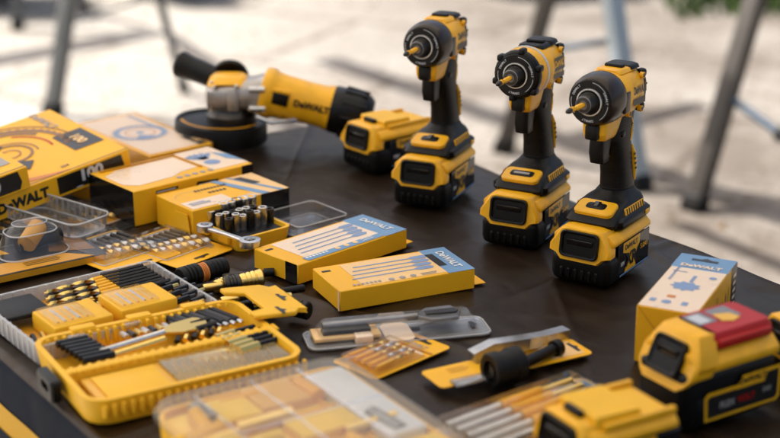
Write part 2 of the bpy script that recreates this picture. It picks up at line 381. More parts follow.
def build_shade_beams():  # beams and posts added out of view, placed by the shadows they cast
    t = thing('shade_beams', 'unseen dark beams added over the paving to cast its shade bands', 'frame', (0, 0, 0)); h = 2.5; zs = h / SUN_DIR.z
    bands = [((-260, 108), (150, 33), .20, 'left'), ((330, 60), (800, 222), .15, 'long'), ((585, 138), (705, 105), .09, 's'),
             ((690, 226), (860, 297), .07, 's')]
    ends = []
    for a, b, w, _ in bands:
        A = G(*a) + SUN_DIR * zs; B = G(*b) + SUN_DIR * zs
        d = (B - A).normalized(); s_ = V((-d.y, d.x, 0)) * w * .36; m = MB()
        m.prism([(A.x - s_.x, A.y - s_.y), (B.x - s_.x, B.y - s_.y), (B.x + s_.x, B.y + s_.y), (A.x + s_.x, A.y + s_.y)], h - .03 - .011*len(ends), h + .03 - .011*len(ends), 'z', 'stand_dark')
        m.build('beam', t); ends.append((A, B))
    for p in ((-3.9, 7.2), (3.6, 3.9), (3.4, 7.3)):
        q = MB(); q.rod((p[0], p[1], 0), (p[0], p[1], h - .1), .04, 'stand_dark'); q.build('post', t)
    m = MB(); m.rod((3.4, 7.3, h - .12), (3.6, 3.9, h - .12), .02, 'stand_dark'); m.build('rail', t)
build_shade_beams()

def build_litter():
    m = MB(); rnd = random.Random(12)
    for _ in range(2600):
        x = rnd.uniform(-2.6, 2.6); y = rnd.uniform(2.9, 8.6); q = rnd.uniform(.003, .012) * (1.6 if rnd.random() < .08 else 1); a = rnd.uniform(0, 6)
        c, d = math.cos(a)*q, math.sin(a)*q; h = q*.7
        m.add([(x+c, y+d, 0), (x-d, y+c, 0), (x-c, y-d, 0), (x+d*.7, y-c*.7, 0), (x, y, h)], [(0, 1, 4), (1, 2, 4), (2, 3, 4), (3, 0, 4)], ('bark', 'bark', 'brown_dry', 'bark')[rnd.choice((0, 0, 1, 1, 2, 3))])
    o = m.build('gravel_litter'); struct(o, 'stuff'); tag(o, 'scattered grit and dry leaves on the pale paving', 'gravel')
build_litter()

# ------------------------------------------------------------------ trestles in the background
def leg(t, foot, top, w, d, m, name='leg'):
    a, b = V(foot), V(top); q = (b - a).to_track_quat('Z', 'Y').to_matrix().to_4x4(); L_ = (b - a).length; o = MB()
    o.T = Matrix.Translation(a) @ q; o.box((0, 0, L_/2), (w, d, L_), m, .004); o.T = Matrix()
    lo = o.build(name, t)
    f = MB(); f.T = Matrix.Translation(a) @ q; f.box((0, 0, .02), (w*1.25, d*1.25, .05), 'rubber', .005); f.T = Matrix(); f.build('rubber_foot', lo); return lo
def left_trestle():
    t = thing('folding_trestle', 'grey steel folding trestle standing on the left of the paving', 'trestle', G(52, 118), group='trestles on the paving'); inv = t.location.copy()
    ap = Yp(99, -218, 5.33); A = G(52, 116); B = G(185, 92); d = V((-.62, 1.45, 0))
    pts = [(A, .052, 'stand_grey'), (B, .032, 'stand_grey')]
    ap2 = ap + d
    for foot, w, mm in pts: leg(t, foot - inv, ap - inv, w, w*.8, mm)
    leg(t, G(18, 30) - inv, ap2 - inv, .04, .04, 'stand_grey'); leg(t, B + d - inv, ap2 - inv, .035, .03, 'stand_grey')
    m = MB(); m.rod(ap - inv, ap2 - inv, .028, 'stand_grey'); m.build('top_rail', t)
    m = MB(); u = .28; p, q = A.lerp(ap, u), B.lerp(ap, u+.05); m.rod(p - inv, q - inv, .006, 'stand_grey'); m.build('brace', t)
left_trestle()
def right_trestle():
    B = G(503, 152); C = G(640, 190); D = G(693, 210)
    t = thing('folding_trestle', 'trestle with aluminium and dark legs behind the impact drivers on the right', 'trestle', (B + C) / 2, group='trestles on the paving'); inv = t.location.copy()
    ap = Yp(591, -149, 4.52)
    leg(t, B - inv, ap - inv, .046, .04, 'stand_dark'); leg(t, C - inv, ap - inv, .054, .04, 'stand_alu')
    dirn = Yp(755, 0, 4.25) - D; top = D + dirn * (ap.z / dirn.z)
    leg(t, D - inv, top - inv, .052, .042, 'stand_dark')
    E_ = D + (C - B) * 1.15 + V((.25, -.1, 0)); leg(t, E_ - inv, top - inv, .052, .042, 'stand_alu')
    m = MB(); m.rod(ap - inv, top - inv, .03, 'stand_dark'); m.build('top_rail', t)
    m = MB(); p = D.lerp(top, .33); q = Yp(790, 141, 4.0); m.rod(p - inv, q - inv, .011, 'blue_strap'); m.rod(q.lerp(p, .18) - inv, q.lerp(p, .10) - inv, .02, 'rubber'); m.build('brace', t)
    m = MB(); m.rod(B.lerp(ap, .35) - inv, C.lerp(ap, .45) - inv, .009, 'blue_strap'); m.build('brace', t)
right_trestle()

# ------------------------------------------------------------------ table and cloth
UD = V((.572, -.820, 0)).normalized(); ND = V((.820, .572, 0)).normalized()   # along the table, across towards the far edge
CORNER = V((-.062, 2.34, 0)); TW, TL = .77, 1.83
TYAW = math.atan2(UD.y, UD.x)
CEN = CORNER + UD * TL/2 - ND * TW/2
def build_table():
    t = thing('trestle_table', 'long display table hidden under the black cloth', 'table', (CEN.x, CEN.y, 0), TYAW)
    m = MB(); m.box((0, 0, .72), (TL, TW, .04), 'table_white', .004); m.build('tabletop', t)
    for sx in (-1, 1):
        for sy in (-1, 1):
            q = MB(); q.rod((sx*.75, sy*.3, 0), (sx*.75, sy*.3, .70), .015, 'stand_grey'); q.build('leg', t)
build_table()
def build_cloth():
    m = MB(); rnd = random.Random(2)
    nx, drop, ny = 400, .70, 190
    prof = []   # across: arc length param from near skirt bottom to far skirt bottom
    r = .012
    def section():
        P_ = []
        for k in range(26): P_.append((-TW/2 - r - .006, .75 - r - drop + (drop) * k / 26))
        for k in range(6): a = R(180 - 90*k/5); P_.append((-TW/2 + r*math.cos(a) - .006, .75 - r + r*math.sin(a)))
        for k in range(1, ny): P_.append((-TW/2 + TW*k/ny, .75))
        for k in range(6): a = R(90 - 90*k/5); P_.append((TW/2 + r*math.cos(a) + .006, .75 - r + r*math.sin(a)))
        for k in range(1, 27): P_.append((TW/2 + r + .006, .75 - r - drop * k / 26))
        return P_
    S = section(); n = len(S)
    for i in range(nx + 1):
        x = -TL/2 - .004 + (TL + .008) * i / nx
        for y, z in S:
            dz = 0; dy = 0
            if z >= .7499:
                dz = .0010*math.sin(x*23 + y*11) + .0013*math.sin(y*31 - x*9 + 2*math.sin(x*4)) - .0018
                for (a, b, c, w, hh) in ((.35, 1, -.28, .006, .0030), (-.25, 1, -.02, .006, .0028), (1, .12, .18, .007, .0030), (1, -.35, -.52, .007, .0030), (.8, 1, .42, .005, .0024), (1, 1.6, -.10, .006, .0022)):
                    dd = a*x + b*y + c; dz += hh * math.exp(-(dd/w)**2)
                e = TW/2 - abs(y)
                if e < .03: dz -= .0006
                if y > .3: dy = .003 * math.sin(x * 26) * (y - .3) / .085
            else:
                k = (.75 - z) / .7; dy = (.022*math.sin(x*9 + 1) + .012*math.sin(x*21) + .004*math.sin(x*60)) * min(1, k*1.5) * (1 if y > 0 else .8)
                dy -= .0; 
                if y < 0: dy -= .05 * k
                else: dy += .003*math.sin(x*26)
            m.v.append(V((x, y + dy, z + dz)))
    for i in range(nx):
        for j in range(n - 1):
            m.f.append((i*n+j, (i+1)*n+j, (i+1)*n+j+1, i*n+j+1)); zc = max(S[j][1], S[j+1][1])
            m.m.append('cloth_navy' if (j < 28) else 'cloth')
    # end flaps
    for sx in (-1, 1):
        vs = []; w2 = TW/2 + r + .006; K = 14
        for k in range(K + 1):
            for i in range(31):
                y = -w2 + 2*w2*i/30; z = .748 - .70*k/K; vs.append((sx*(TL/2 + .004 + (.012*math.sin(y*22)+.01)*min(1, k/4)), y, z))
        m.add(vs, [(k*31+i, k*31+i+1, (k+1)*31+i+1, (k+1)*31+i) for k in range(K) for i in range(30)], 'cloth')
    o = m.build('tablecloth', None, 60); o.location = (CEN.x, CEN.y, 0); o.rotation_euler = (0, 0, TYAW)
    tag(o, 'dark brown black cloth with a yellow logo on its skirt, draped over the long table', 'tablecloth')
    # logo on the near skirt, following the cloth surface
    mesh = o.data
    import mathutils
    from mathutils.bvhtree import BVHTree
    bv = BVHTree.FromPolygons([v.co for v in mesh.vertices], [tuple(p.vertices) for p in mesh.polygons])
    g = MB()
    def wrap(pts, mm, lay):
        out = []
        for x, z in pts:
            h = bv.ray_cast(V((x, -2, z)), V((0, 1, 0)))
            out.append(V((x, (h[0].y if h[0] is not None else -TW/2 - .03) - .0012*lay, z)))
        return out
    def wquad(x0, z0, x1, z1, mm, lay, n=24):
        vs = []
        for k in range(n + 1):
            for q in range(7):
                vs.append((x0 + (x1-x0)*k/n, z0 + (z1-z0)*q/6))
        g.add(wrap(vs, mm, lay), [(k*7+q, (k+1)*7+q, (k+1)*7+q+1, k*7+q+1) for k in range(n) for q in range(6)], mm)
    return o, g, wquad, wrap
cloth, LG, wquad, wrap = build_cloth()
def skirt_logo():
    inv = cloth.matrix_basis.inverted() if False else None
    # where the logo's upper edge shows: find local x / z of image points on the skirt plane
    M = Matrix.Translation((CEN.x, CEN.y, 0)) @ Matrix.Rotation(TYAW, 4, 'Z'); Mi = M.inverted()
    def S(px, py):
        o = Mi @ CAM; d = (Mi.to_3x3() @ ray(px, py)); t = (-TW/2 - .03 - o.y) / d.y; p = o + d*t; return p.x, p.z
    a = S(0, 403); b = S(46, 438)
    ztop = (a[1] + b[1]) / 2 - .012; x0 = a[0] - .25
    global LOGO; LOGO = (a, b)
    wquad(x0, ztop - .26, x0 + .95, ztop, 'skirt_yellow', 1, 90)
    for q in ((x0+.02, ztop-.036, x0+.93, ztop-.024), (x0+.02, ztop-.236, x0+.93, ztop-.224), (x0+.02, ztop-.225, x0+.032, ztop-.035), (x0+.918, ztop-.225, x0+.93, ztop-.035)): wquad(*q, 'cloth_navy', 2, 80)
    vs, fs = text_geo('DeWALT', .03)
    g = LG; pts = [(x0 + .475 + p.x*.235, ztop - .13 + p.y*.2) for p in vs]
    g.add(wrap(pts, '', 2), fs, 'cloth_navy')
    LG.build('printed_logo', cloth)
skirt_logo()

# ------------------------------------------------------------------ batteries
def battery(root, mounted, L_=.107, W=.073, label='XR', big=False, ah='5.0Ah'):
    """front is -y, base at z=0. returns top height"""
    hb, ht = .036, .066
    low = MB(); w2 = W/2
    low.box((0, 0, hb/2 + .001), (W, L_, hb), 'black', .009, 3)
    for k in range(6): low.box((-.021 + k*.0085, -L_/2 - .0002, .013), (.004, .003, .012), 'black', .001, 1)
    low.prism([(-w2+.004, .02), (w2-.004, .02), (w2-.004, .05), (-w2+.004, .05)], -L_/2+.012, L_/2-.002, 'y', 'black', .004)
    base = low.build('battery' if mounted else 'housing', root); sub = base if mounted else root
    sh = MB()
    # yellow shoulder rail along both sides and top
    prof = [(-w2-.0012, .0475), (-w2-.0012, .053), (-w2+.006, .060), (w2-.006, .060), (w2+.0012, .053), (w2+.0012, .0475)]
    sh.prism(prof, -L_/2+.010, L_/2+.001, 'y', 'yellow', .002)
    # front bulge: octagonal arch leaning back
    fr = [(-w2-.001, .044), (-w2-.001, .037), (-w2+.006, .035), (-w2+.013, .028), (w2-.013, .028), (w2-.006, .035), (w2+.001, .037), (w2+.001, .044), (w2-.011, ht-.002), (w2-.018, ht), (-w2+.018, ht), (-w2+.011, ht-.002)]
    def ringy(y, s, dz): return [(x*s, y + (z - .022)*dz, z if z > .03 else z) for x, z in fr]
    y0 = -L_/2 - .004
    sh.loft([ [(x*.93, y0 + (z-.022)*.16 - .0005, .044 + (z-.044)*.93) for x, z in fr], ringy(y0+.0025, 1, .16), [(x*1.0, y0 + .012 + (z-.022)*.16, z) for x, z in fr], [(x*.99, -.020 if z > .05 else y0 + .018, min(z, .0655)) for x, z in fr]], 'yellow')
    # tapering top deck behind the bulge
    if not mounted:
        sh.loft([[(x, -.030, z) for x, z in ((-.025, .058), (.025, .058), (.025, .069), (-.025, .069))], [(x, -.028, z) for x, z in ((-.027, .058), (.027, .058), (.026, .071), (-.026, .071))],
                 [(x, .014, z) for x, z in ((-.027, .058), (.027, .058), (.026, .070), (-.026, .070))], [(x, .018, z) for x, z in ((-.026, .058), (.026, .058), (.025, .0625), (-.025, .0625))], [(x, L_/2-.006, z) for x, z in ((-.025, .058), (.025, .058), (.024, .0615), (-.024, .0615))]], 'yellow_soft')
        sh.box((0, -.034, .0685), (.022, .006, .006), 'black', .001)
        for sx in (-1, 1): sh.box((sx*.0295, .012, .0625), (.006, .075, .006), 'yellow', .0015)
    sh.build('shell', sub)
    # release latch: dark framed recess with a slanted lever
    lt = MB(); tilt = Matrix.Rotation(R(-9), 4, 'X')
    lt.T = Matrix.Translation((0, y0 + .0040, .0480)) @ tilt
    ow, oh = .047, .030
    f = lambda w, h, y, rr=.006: [(x, y, z) for x, z in rrect(w, h, rr)][::-1]
    lt.loft([f(ow, oh, .004), f(ow, oh, -.003), f(ow-.002, oh-.002, -.004), f(ow-.006, oh-.006, -.0035, .004), f(ow-.008, oh-.008, -.0012, .004)], 'black')
    lt.T = lt.T @ Matrix.Translation((0, -.0012, -.001)); lt.box((0, .0008, .003), (ow-.014, .004, .009), 'black_gloss', .0018, 2, Matrix.Rotation(R(24), 4, 'X')); lt.T = Matrix()
    lt.build('release_latch', sub)
    # rating labels both sides
    for sx in (1, -1):
        lb = MB(); fr_ = (V((sx*(w2+.0003), 0, 0)), Y*sx, Z)
        lb.box((sx*(w2-.0005), .012, .027), (.0016, .082, .038), 'black_gloss', .0006, 1)
        fr_ = (V((sx*(w2+.0003), .012 if sx > 0 else .012, .027)), Y*sx, Z)
        if label == 'XR':
            lb.dec(fr_, [(-.030, .019), (-.030, .008), (-.013, .003), (-.018, -.006), (-.026, -.018), (.006, -.018), (.002, -.006), (.008, .004), (.014, .008), (.014, .019)], 'yellow', 1)
            lb.text(fr_, 'DeWALT', -.009, .0125, .0082, 'black_print', 2, bold=.035); lb.text(fr_, 'XR', -.008, -.004, .021, 'black_print', 2, bold=.05)
            lb.text(fr_, ah, .026, .002, .0085, 'yellow', 2); lb.text(fr_, '18V', -.031, -.005, .007, 'white', 2)
            lb.rect(fr_, -.038, -.0185, .039, -.0165, 'pale_blue', 3)
        lb.build('rating_label', sub)
    return base

def lone_battery(label, loc, yaw, group=None, L_=.112, W=.076):
    t = thing('power_tool_battery', label, 'battery', loc, yaw - R(90), group); battery(t, False, L_, W); return t

# ------------------------------------------------------------------ impact driver
def ell(cx, cy, z, rx, ry, n=24, p=2.0):
    out = []
    for i in range(n):
        a = 2*math.pi*i/n; c, s_ = math.cos(a), math.sin(a)
        out.append((cx + rx*math.copysign(abs(c)**(2/p), c), cy + ry*math.copysign(abs(s_)**(2/p), s_), z))
    return out
def driver(label, loc, yaw, variant=0, tone='boot'):
    t = thing('impact_driver', label, 'impact driver', loc, yaw - R(90), 'cordless impact drivers standing along the far table edge')
    battery(t, True)
    # foot
    ft = MB()
    def fr(y0, y1, w, z, r=.008): return [(x, (y0+y1)/2 + y, z) for x, y in rrect(w, y1-y0, r)]
    ft.loft([fr(-.022, .058, .066, .0600), fr(-.024, .060, .071, .0635), fr(-.024, .060, .071, .0705), fr(-.018, .058, .064, .0735)], 'black')
    ft.loft([fr(-.030, .057, .060, .0630), fr(-.033, .058, .062, .0680), fr(-.028, .058, .060, .0740, .012), fr(-.014, .060, .057, .0810, .014), fr(.002, .061, .052, .0850, .016), fr(.009, .060, .042, .0885, .016), fr(.0125, .0585, .0355, .0940, .016)], 'rubber')
    foot = ft.build('foot', t, 50)
    # sloping yellow mode plate
    pl = MB(); pl.T = Matrix.Translation((0, -.0150, .0808)) @ Matrix.Rotation(R(17), 4, 'X')
    pl.loft([[(x, y, -.003) for x, y in rrect(.047, .027, .007)], [(x, y, .001) for x, y in rrect(.047, .027, .007)], [(x, y, .002) for x, y in rrect(.045, .025, .006)]], 'yellow')
    pl.loft([[(x, y+.001, .0021) for x, y in rrect(.030 if variant else .024, .012, .004)], [(x, y+.001, .0032) for x, y in rrect(.027 if variant else .018, .009, .003)]], 'black')
    if not variant: pl.box((0, .003, .0025), (.008, .010, .003), 'black_gloss', .0008)
    else: pl.rect((V((0, 0, .0034)), X, Y), -.010, -.002, .010, .002, 'grey_print')
    pl.T = Matrix(); pl.build('mode_plate', foot)
    for sx in (-1, 1):
        rb = MB()
        rb.T = Matrix.Translation((sx*.0292, .022, .0765)) @ Matrix.Rotation(R(sx*-14), 4, 'Y')
        rb.box((0, 0, 0), (.0035, .050, .0085), 'yellow', .0012)
        for k in range(8): rb.box((sx*.0016, -.021+k*.006, 0), (.0012, .0018, .007), 'rubber')
        rb.T = Matrix(); rb.build('side_rib', foot)
        tb = MB(); tb.box((sx*.0356, .046, .0665), (.002, .010, .0055), 'yellow', .0008); tb.build('release_tab', foot)
    # handle
    hd = MB()
    secs = [(.090, .0375, .0178, .0232), (.097, .0372, .0172, .0222), (.112, .0350, .0166, .0214), (.128, .0315, .0163, .0214), (.144, .0265, .0164, .0228), (.156, .0230, .0164, .0250), (.170, .0240, .0158, .0285), (.184, .031, .0140, .0300)]
    rings = []
    for i in range(len(secs) - 1):
        for k in range(4):
            u = k / 4; a, b = secs[i], secs[i+1]; z, cy, rx, ry = [a[j]*(1-u)+b[j]*u for j in range(4)]; rings.append(ell(0, cy, z, rx, ry, 28, 2.5))
    z, cy, rx, ry = secs[-1]; rings.append(ell(0, cy, z, rx, ry, 28, 2.5)); hd.loft(rings, 'grip'); handle = hd.build('handle', t, 60)
    for sx in (-1, 1):
        st = MB()
        pts = [(sx*.0150, .0505, .100), (sx*.0148, .0490, .116), (sx*.0146, .0460, .132), (sx*.0142, .0410, .144)]
        st.tube(pts, [.0018, .0032, .0034, .0012], 'yellow', 8)
        for k in range(4): st.box((sx*.0181, .0480 - k*.0017, .115 + k*.006), (.001, .003, .0022), 'black_print')
        st.tube([(sx*.0150, .034, .150), (sx*.0148, .038, .160), (sx*.0140, .040, .170), (sx*.0132, .036, .178)], .0016, 'yellow', 6)
        st.build('grip_inlay', handle)
    # head, in a frame tilted nose up
    H = Matrix.Translation((0, .0125, .2080)) @ Matrix.Rotation(R(-1.5), 4, 'X') @ Matrix.Diagonal((.98, .74, .98, 1))
    def ry(y, rx, rz, dz=0, n=28, p=2.4):
        return [H @ V((q[0], y, q[1] + dz)) for q in [(a, b) for a, b, _ in ell(0, 0, 0, rx, rz, n, p)]]
    hs = MB()
    hs.loft([ry(-.036, .0270, .0265, 0, 28, 2.0), ry(-.030, .0285, .0280, 0, 28, 2.1), ry(-.015, .0290, .0285, 0, 28, 2.3), ry(.010, .0275, .0285), ry(.030, .0262, .0275), ry(.044, .0250, .0260), ry(.050, .0220, .0235)], 'yellow')
    # screw bosses & vents
    for sx in (-1, 1):
        for (y, z) in ((-.006, -.020), (.036, .019), (.036, -.020)):
            a = H @ V((sx*.0215, y, z)); b = H @ V((sx*.0262, y, z)); hs.rod(a, b, .0036, 'yellow', 12); hs.rod(b, b + V((sx*.0004, 0, 0)), .0024, 'black_print', 10)
    housing = hs.build('motor_housing', t, 50)
    # chin: yellow neck from the gear case to the trigger
    ch = MB()
    ch.loft([[(x, y, z) for x, y in rrect(w, l, .006)] and [(x, cy + y, z) for x, y in rrect(w, l, .006)] for w, l, cy, z in ((.022, .030, -.011, .162), (.026, .036, -.013, .165), (.028, .042, -.012, .172), (.030, .050, -.006, .190))], 'yellow')
    ch.tube([(0, .002, .162), (0, .006, .150), (0, .003, .138), (0, -.004, .134)], [.0065, .0055, .005, .003], 'yellow', 10)
    ch.build('front_guard', t, 50)
    tr = MB()
    tr.loft([[(x, cy + y, z) for x, y in rrect(w, l, .005)] for w, l, cy, z in ((.012, .012, -.010, .1325), (.0165, .022, -.012, .1350), (.0175, .024, -.014, .147), (.0175, .029, -.010, .166))], 'black')
    tr.build('trigger', t, 50)
    dirs = MB(); dirs.box((0, -.033, .1735), (.016, .010, .018), 'black', .003); dirs.build('lamp_block', t)
    db = MB(); db.box((0, .014, .1625), (.034, .009, .007), 'black', .002); db.build('direction_switch', t)
    # side name plate
    for sx in (1, -1):
        npl = MB(); o = H @ V((sx*.0276, .0165, -.001)); u = (H.to_3x3() @ V((0, sx, 0))); v = (H.to_3x3() @ V((-sx*.06, 0, 1))).normalized()
        fr_ = (o, u, v)
        if variant:
            npl.dec(fr_, [(-.021, -.002), (.024, -.002), (.022, .014), (-.019, .014)], 'black_print', 3); npl.text(fr_, 'DeWALT', .002, .006, .0108, 'yellow', 5, bold=.04)
            npl.dec(fr_, [(-.021, -.011), (.020, -.011), (.022, -.005), (-.021, -.005)], 'black_print', 3); 
        else:
            npl.text(fr_, 'DeWALT', .004*sx, .006, .0118, 'black_print', 3, bold=.05)
            npl.dec(fr_, [(-.021, -.010), (.021, -.010), (.022, -.0025), (-.021, -.0025)], 'black_print', 3)
        npl.build('name_plate', housing)
    # dark boot / gear case
    bt = MB()
    if variant == 0:
        bt.loft([ry(-.0735, .0225, .0225, 0, 28, 2), ry(-.0740, .0255, .0255, 0, 28, 2), ry(-.0715, .0272, .0272, 0, 28, 2), ry(-.064, .0290, .0290, 0, 28, 2), ry(-.052, .0305, .0302, 0, 28, 2), ry(-.042, .0306, .0304, 0, 28, 2), ry(-.0325, .0302, .0300, 0, 28, 2.1), ry(-.0300, .0290, .0288, 0, 28, 2.1)], tone)
        for sx in (-1, 1):   # side wings reaching back over the housing
            a = [H @ V(p) for p in ((sx*.0285, -.034, .012), (sx*.0300, -.034, -.016), (sx*.0285, -.018, -.015), (sx*.0280, -.018, .010))]; 
            bt.box(H @ V((sx*.0272, -.025, -.004)), (.004, .014, .024), tone, .0015)
    else:
        bt.loft([ry(-.0735, .0225, .0225, 0, 28, 2), ry(-.0740, .0255, .0255, 0, 28, 2), ry(-.0715, .0285, .0285, 0, 28, 2), ry(-.062, .0295, .0295, 0, 28, 2), ry(-.0585, .0280, .0280, 0, 28, 2)], 'black')
        for k in range(6):
            a = R(60*k + 20); p = H @ V((.0285*math.cos(a), -.066, .0285*math.sin(a))); bt.box(p, (.008, .013, .008), 'black', .0025)
    boot = bt.build('front_boot', t, 50)
    if variant:
        sl_ = MB(); sl_.loft([ry(-.0590, .0275, .0275, 0, 28, 2), ry(-.050, .0295, .0290, 0, 28, 2), ry(-.040, .0302, .0298, 0, 28, 2), ry(-.033, .0298, .0292, 0, 28, 2)], 'yellow')
        sl_.loft([ry(-.0385, .0308, .0303, 0, 28, 2), ry(-.033, .0310, .0305, 0, 28, 2), ry(-.0305, .0300, .0295, 0, 28, 2)], 'light_grey'); sl_.build('gear_case', t, 50)
    # face: black annulus with marks, metal ring
    fc = MB(); Mf = H @ Matrix.Translation((0, -.0742, 0)) @ Matrix.Rotation(R(90), 4, 'X') @ Matrix.Diagonal((1, 1, 1.5, 1))   # +z looks out of the nose
    fc.lathe([(.0250, -.001), (.0252, .0006), (.0245, .0014), (.0165, .0014), (.0160, .0002), (.0150, -.004)], 'black', 36, Mf)
    o = Mf @ V((0, 0, .0014)); u = Mf.to_3x3() @ X; v = Mf.to_3x3() @ Y; fr_ = (o, u, v)
    for a0 in (60, 195, 330): fc.ringd(fr_, 0, 0, .0222, .0228, 'light_grey', 1, a0 - 24, a0 + 24, 10)
    for a0, tx in ((20, 'DEWALT'), (145, 'DEWALT'), (268, 'DEWALT')):
        for k, chx in enumerate(tx):
            a = a0 + 14 - k*6.2; fc.text(fr_, chx, .0212*math.cos(R(a)), .0212*math.sin(R(a)), .0036, 'light_grey', 1, a - 90)
    fc.build('face_ring', boot)
    rg = MB(); rg.lathe([(.0160, -.002), (.0160, .0022), (.0154, .0030), (.0140, .0031), (.0130, .0006), (.0120, -.002)], 'ring_metal', 36, Mf); rg.build('trim_ring', boot)
    an = MB(); an.lathe([(.0118, -.001), (.0126, .004), (.0112, .0065), (.0104, .0125), (.0098, .0145), (.0090, .0152), (.0082, .0165), (.0054, .0168), (.0050, .0150)], 'dark_steel', 28, Mf)
    an.lathe([(.0092, .0142), (.0094, .0152), (.0090, .0158), (.0082, .0156)], 'grey', 28, Mf); an.build('chuck', t)
    bi = MB(); bi.lathe([(.0030, .014), (.0030, .030), (.0023, .031), (.0023, .035), (.0032, .036), (.0032, .042)], 'gold' if variant == 9 else 'yellow', 6, Mf)
    bi.lathe([(.0028, .0420), (.0034, .0435), (.0032, .0460), (.0020, .0500), (.0006, .0510)], 'dark_steel', 10, Mf); bi.build('screwdriver_bit', t)
    # rear bumper, top pad, corner pads
    rb = MB()
    rb.loft([ry(.0490, .0215, .0225, 0, 24, 2.6), ry(.0500, .0235, .0240, 0, 24, 3), ry(.0580, .0225, .0230, 0, 24, 3), ry(.0600, .0195, .0200, 0, 24, 3)], 'rubber')
    for sx in (-1, 1):
        for sz in (-1, 1): rb.box(H @ V((sx*.0185, .0480, sz*.0195)), (.0105, .012, .0105), 'rubber', .0038)
    rb.build('rear_bumper', t, 50)
    tp = MB(); tp.T = H.copy()
    tp.loft([[(x, y + .010, .0255) for x, y in rrect(.034, .066, .008)], [(x, y + .010, .0292) for x, y in rrect(.030, .064, .008)], [(x, y+.010, .0302) for x, y in rrect(.024, .058, .008)]], 'rubber' if variant else 'yellow')
    tp.loft([[(x, y + .030, .0270) for x, y in rrect(.036, .036, .008)], [(x, y + .030, .0305) for x, y in rrect(.033, .034, .008)], [(x, y+.030, .0318) for x, y in rrect(.026, .028, .007)]], 'rubber')
    tp.box((0, .004, .0315), (.022, .012, .004), 'rubber' if variant else 'rubber', .0016); tp.T = Matrix(); tp.build('top_pad', t, 50)
    return t
def on_front(px, py, yaw, half=.056):
    p = T(px, py); return p + V((math.cos(yaw), math.sin(yaw), 0)) * half
YL, YM, YR = R(66), R(63), R(57)
driver('impact driver with dark boot on the left, beside the lone battery', on_front(417, 209, YL), YL, 0)
driver('middle impact driver with exposed yellow gear case and clear grey collar', on_front(507, 249, YM), YM, 1)
driver('impact driver with dark boot on the right, nearest the camera of the three', on_front(577, 286, YR), YR, 0)
lone_battery('yellow and black battery lying between the grinder and the left impact driver', T(389, 163), R(40))

# ------------------------------------------------------------------ cartons
def carton(name, label, cat, N, L_, R_, h, group=None, z=0, mm='yellow_card', end=None, M=None, size=None):
    """local x along the right edge, y along the left edge; origin at centre of base"""
    if M is None:
        n, yaw, lx, ly = fit(N, L_, R_, z); ux, uy = V((math.cos(yaw), math.sin(yaw), 0)), V((-math.sin(yaw), math.cos(yaw), 0))
        t = thing(name, label, cat, n + ux*lx/2 + uy*ly/2, yaw, group)
    else: lx, ly = size; t = thing(name, label, cat, M=M, group=group)
    m = MB(); m.box((0, 0, h/2), (lx, ly, h), mm, .0009, 1)
    m.lx, m.ly, m.h = lx, ly, h
    m.top = (V((-lx/2, -ly/2, h)), X, Y)                # u along x, v along y
    m.topr = (V((-lx/2, ly/2, h)), -Y, X)               # reads along -y, up is +x
    m.front = (V((-lx/2, -ly/2, 0)), X, Z)
    m.end = (V((-lx/2, ly/2, 0)), -Y, Z)
    m.back = (V((lx/2, -ly/2, 0)), Y, Z)
    return t, m
def bars(m, fr, u, v, n, w, mm, lay=2, dv=.004, h=.0016, rnd=random.Random(4)):
    for k in range(n): m.rect(fr, u, v - k*dv, u + w*rnd.uniform(.6, 1), v - k*dv + h, mm, lay)
def hanger_flap(t, m, x):
    f = MB(); f.box((x + .009, 0, .0012), (.018, m.ly*.8, .0008), 'yellow_card'); f.box((x+.0005, m.ly*.1, m.h*.5), (.0008, m.ly*.6, m.h*.8), 'yellow_card'); f.build('open_flap', t)

def bit_box(label, N, L_, R_, h, blue):
    t, m = carton('drill_bit_carton', label, 'carton', N, L_, R_, h, 'flat drill bit cartons in the middle of the table')
    lx, ly = m.lx, m.ly
    m.rect(m.top, .022 if blue else .03, .004, lx*.80, ly-.004, 'pale_print' if blue else 'tan_print')
    m.rect(m.top, lx*.80, .0, lx, ly, 'pale_blue')
    m.text(m.topr, 'DeWALT', ly/2, lx*.915, .0130, 'white', 3, bold=.03)
    if not blue: m.rect(m.top, lx*.80, ly*.30, lx*.86, ly*.80, 'black_print', 2)
    if blue: m.rect(m.top, .018, .002, lx*.80, .013, 'pale_blue', 2)
    for k in range(4):   # the printed spade bits
        v = ly*(.34 + .14*k); u0, u1 = lx*(.16 + .03*k), lx*(.62 + .015*k); c = 'soft_blue'
        m.rect(m.top, u0, v-.0012, u1, v+.0012, c, 2); m.dec(m.top, [(u1, v-.0012), (u1+.006, v-.0045), (u1+.020, v-.0045), (u1+.024, v), (u1+.020, v+.0045), (u1+.006, v+.0045), (u1, v+.0012)], c, 2)
    for k in range(3): m.ringd(m.top, lx*(.40+.08*k), .009, 0, .0035, 'tan_print' if blue else 'grey_print', 3, n=14)
    bars(m, m.top, lx*.62, .010, 2, .026, 'white' if blue else 'grey_print', 3, .004)
    for k in range(7): m.rect(m.top, lx*.12 + k*.005, .0075, lx*.12 + k*.005+.0032, .0115, 'white' if blue else 'grey_print', 3)
    m.box((-lx/2 + .010, ly*.30, h+.0003), (.010, .004, .0004), 'black_print')
    if blue:
        m.rect(m.end, ly*.72, 0, ly*.98, h, 'black_gloss', 1)
    else:
        m.rect(m.end, ly-.0045, 0, ly-.0015, h, 'pale_print', 1)
    m.build('box', t); hanger_flap(t, m, lx/2)
bit_box('yellow carton with pale blue printed flat bits and a blue end, behind its plainer twin', (298.3, 285), (252.7, 268.3), (408.3, 248.3), .0235, True)
bit_box('yellow carton with a peach printed lid, nearest one of the flat bit cartons', (340, 312), (310, 288.5), (476, 289.5), .0235, False)

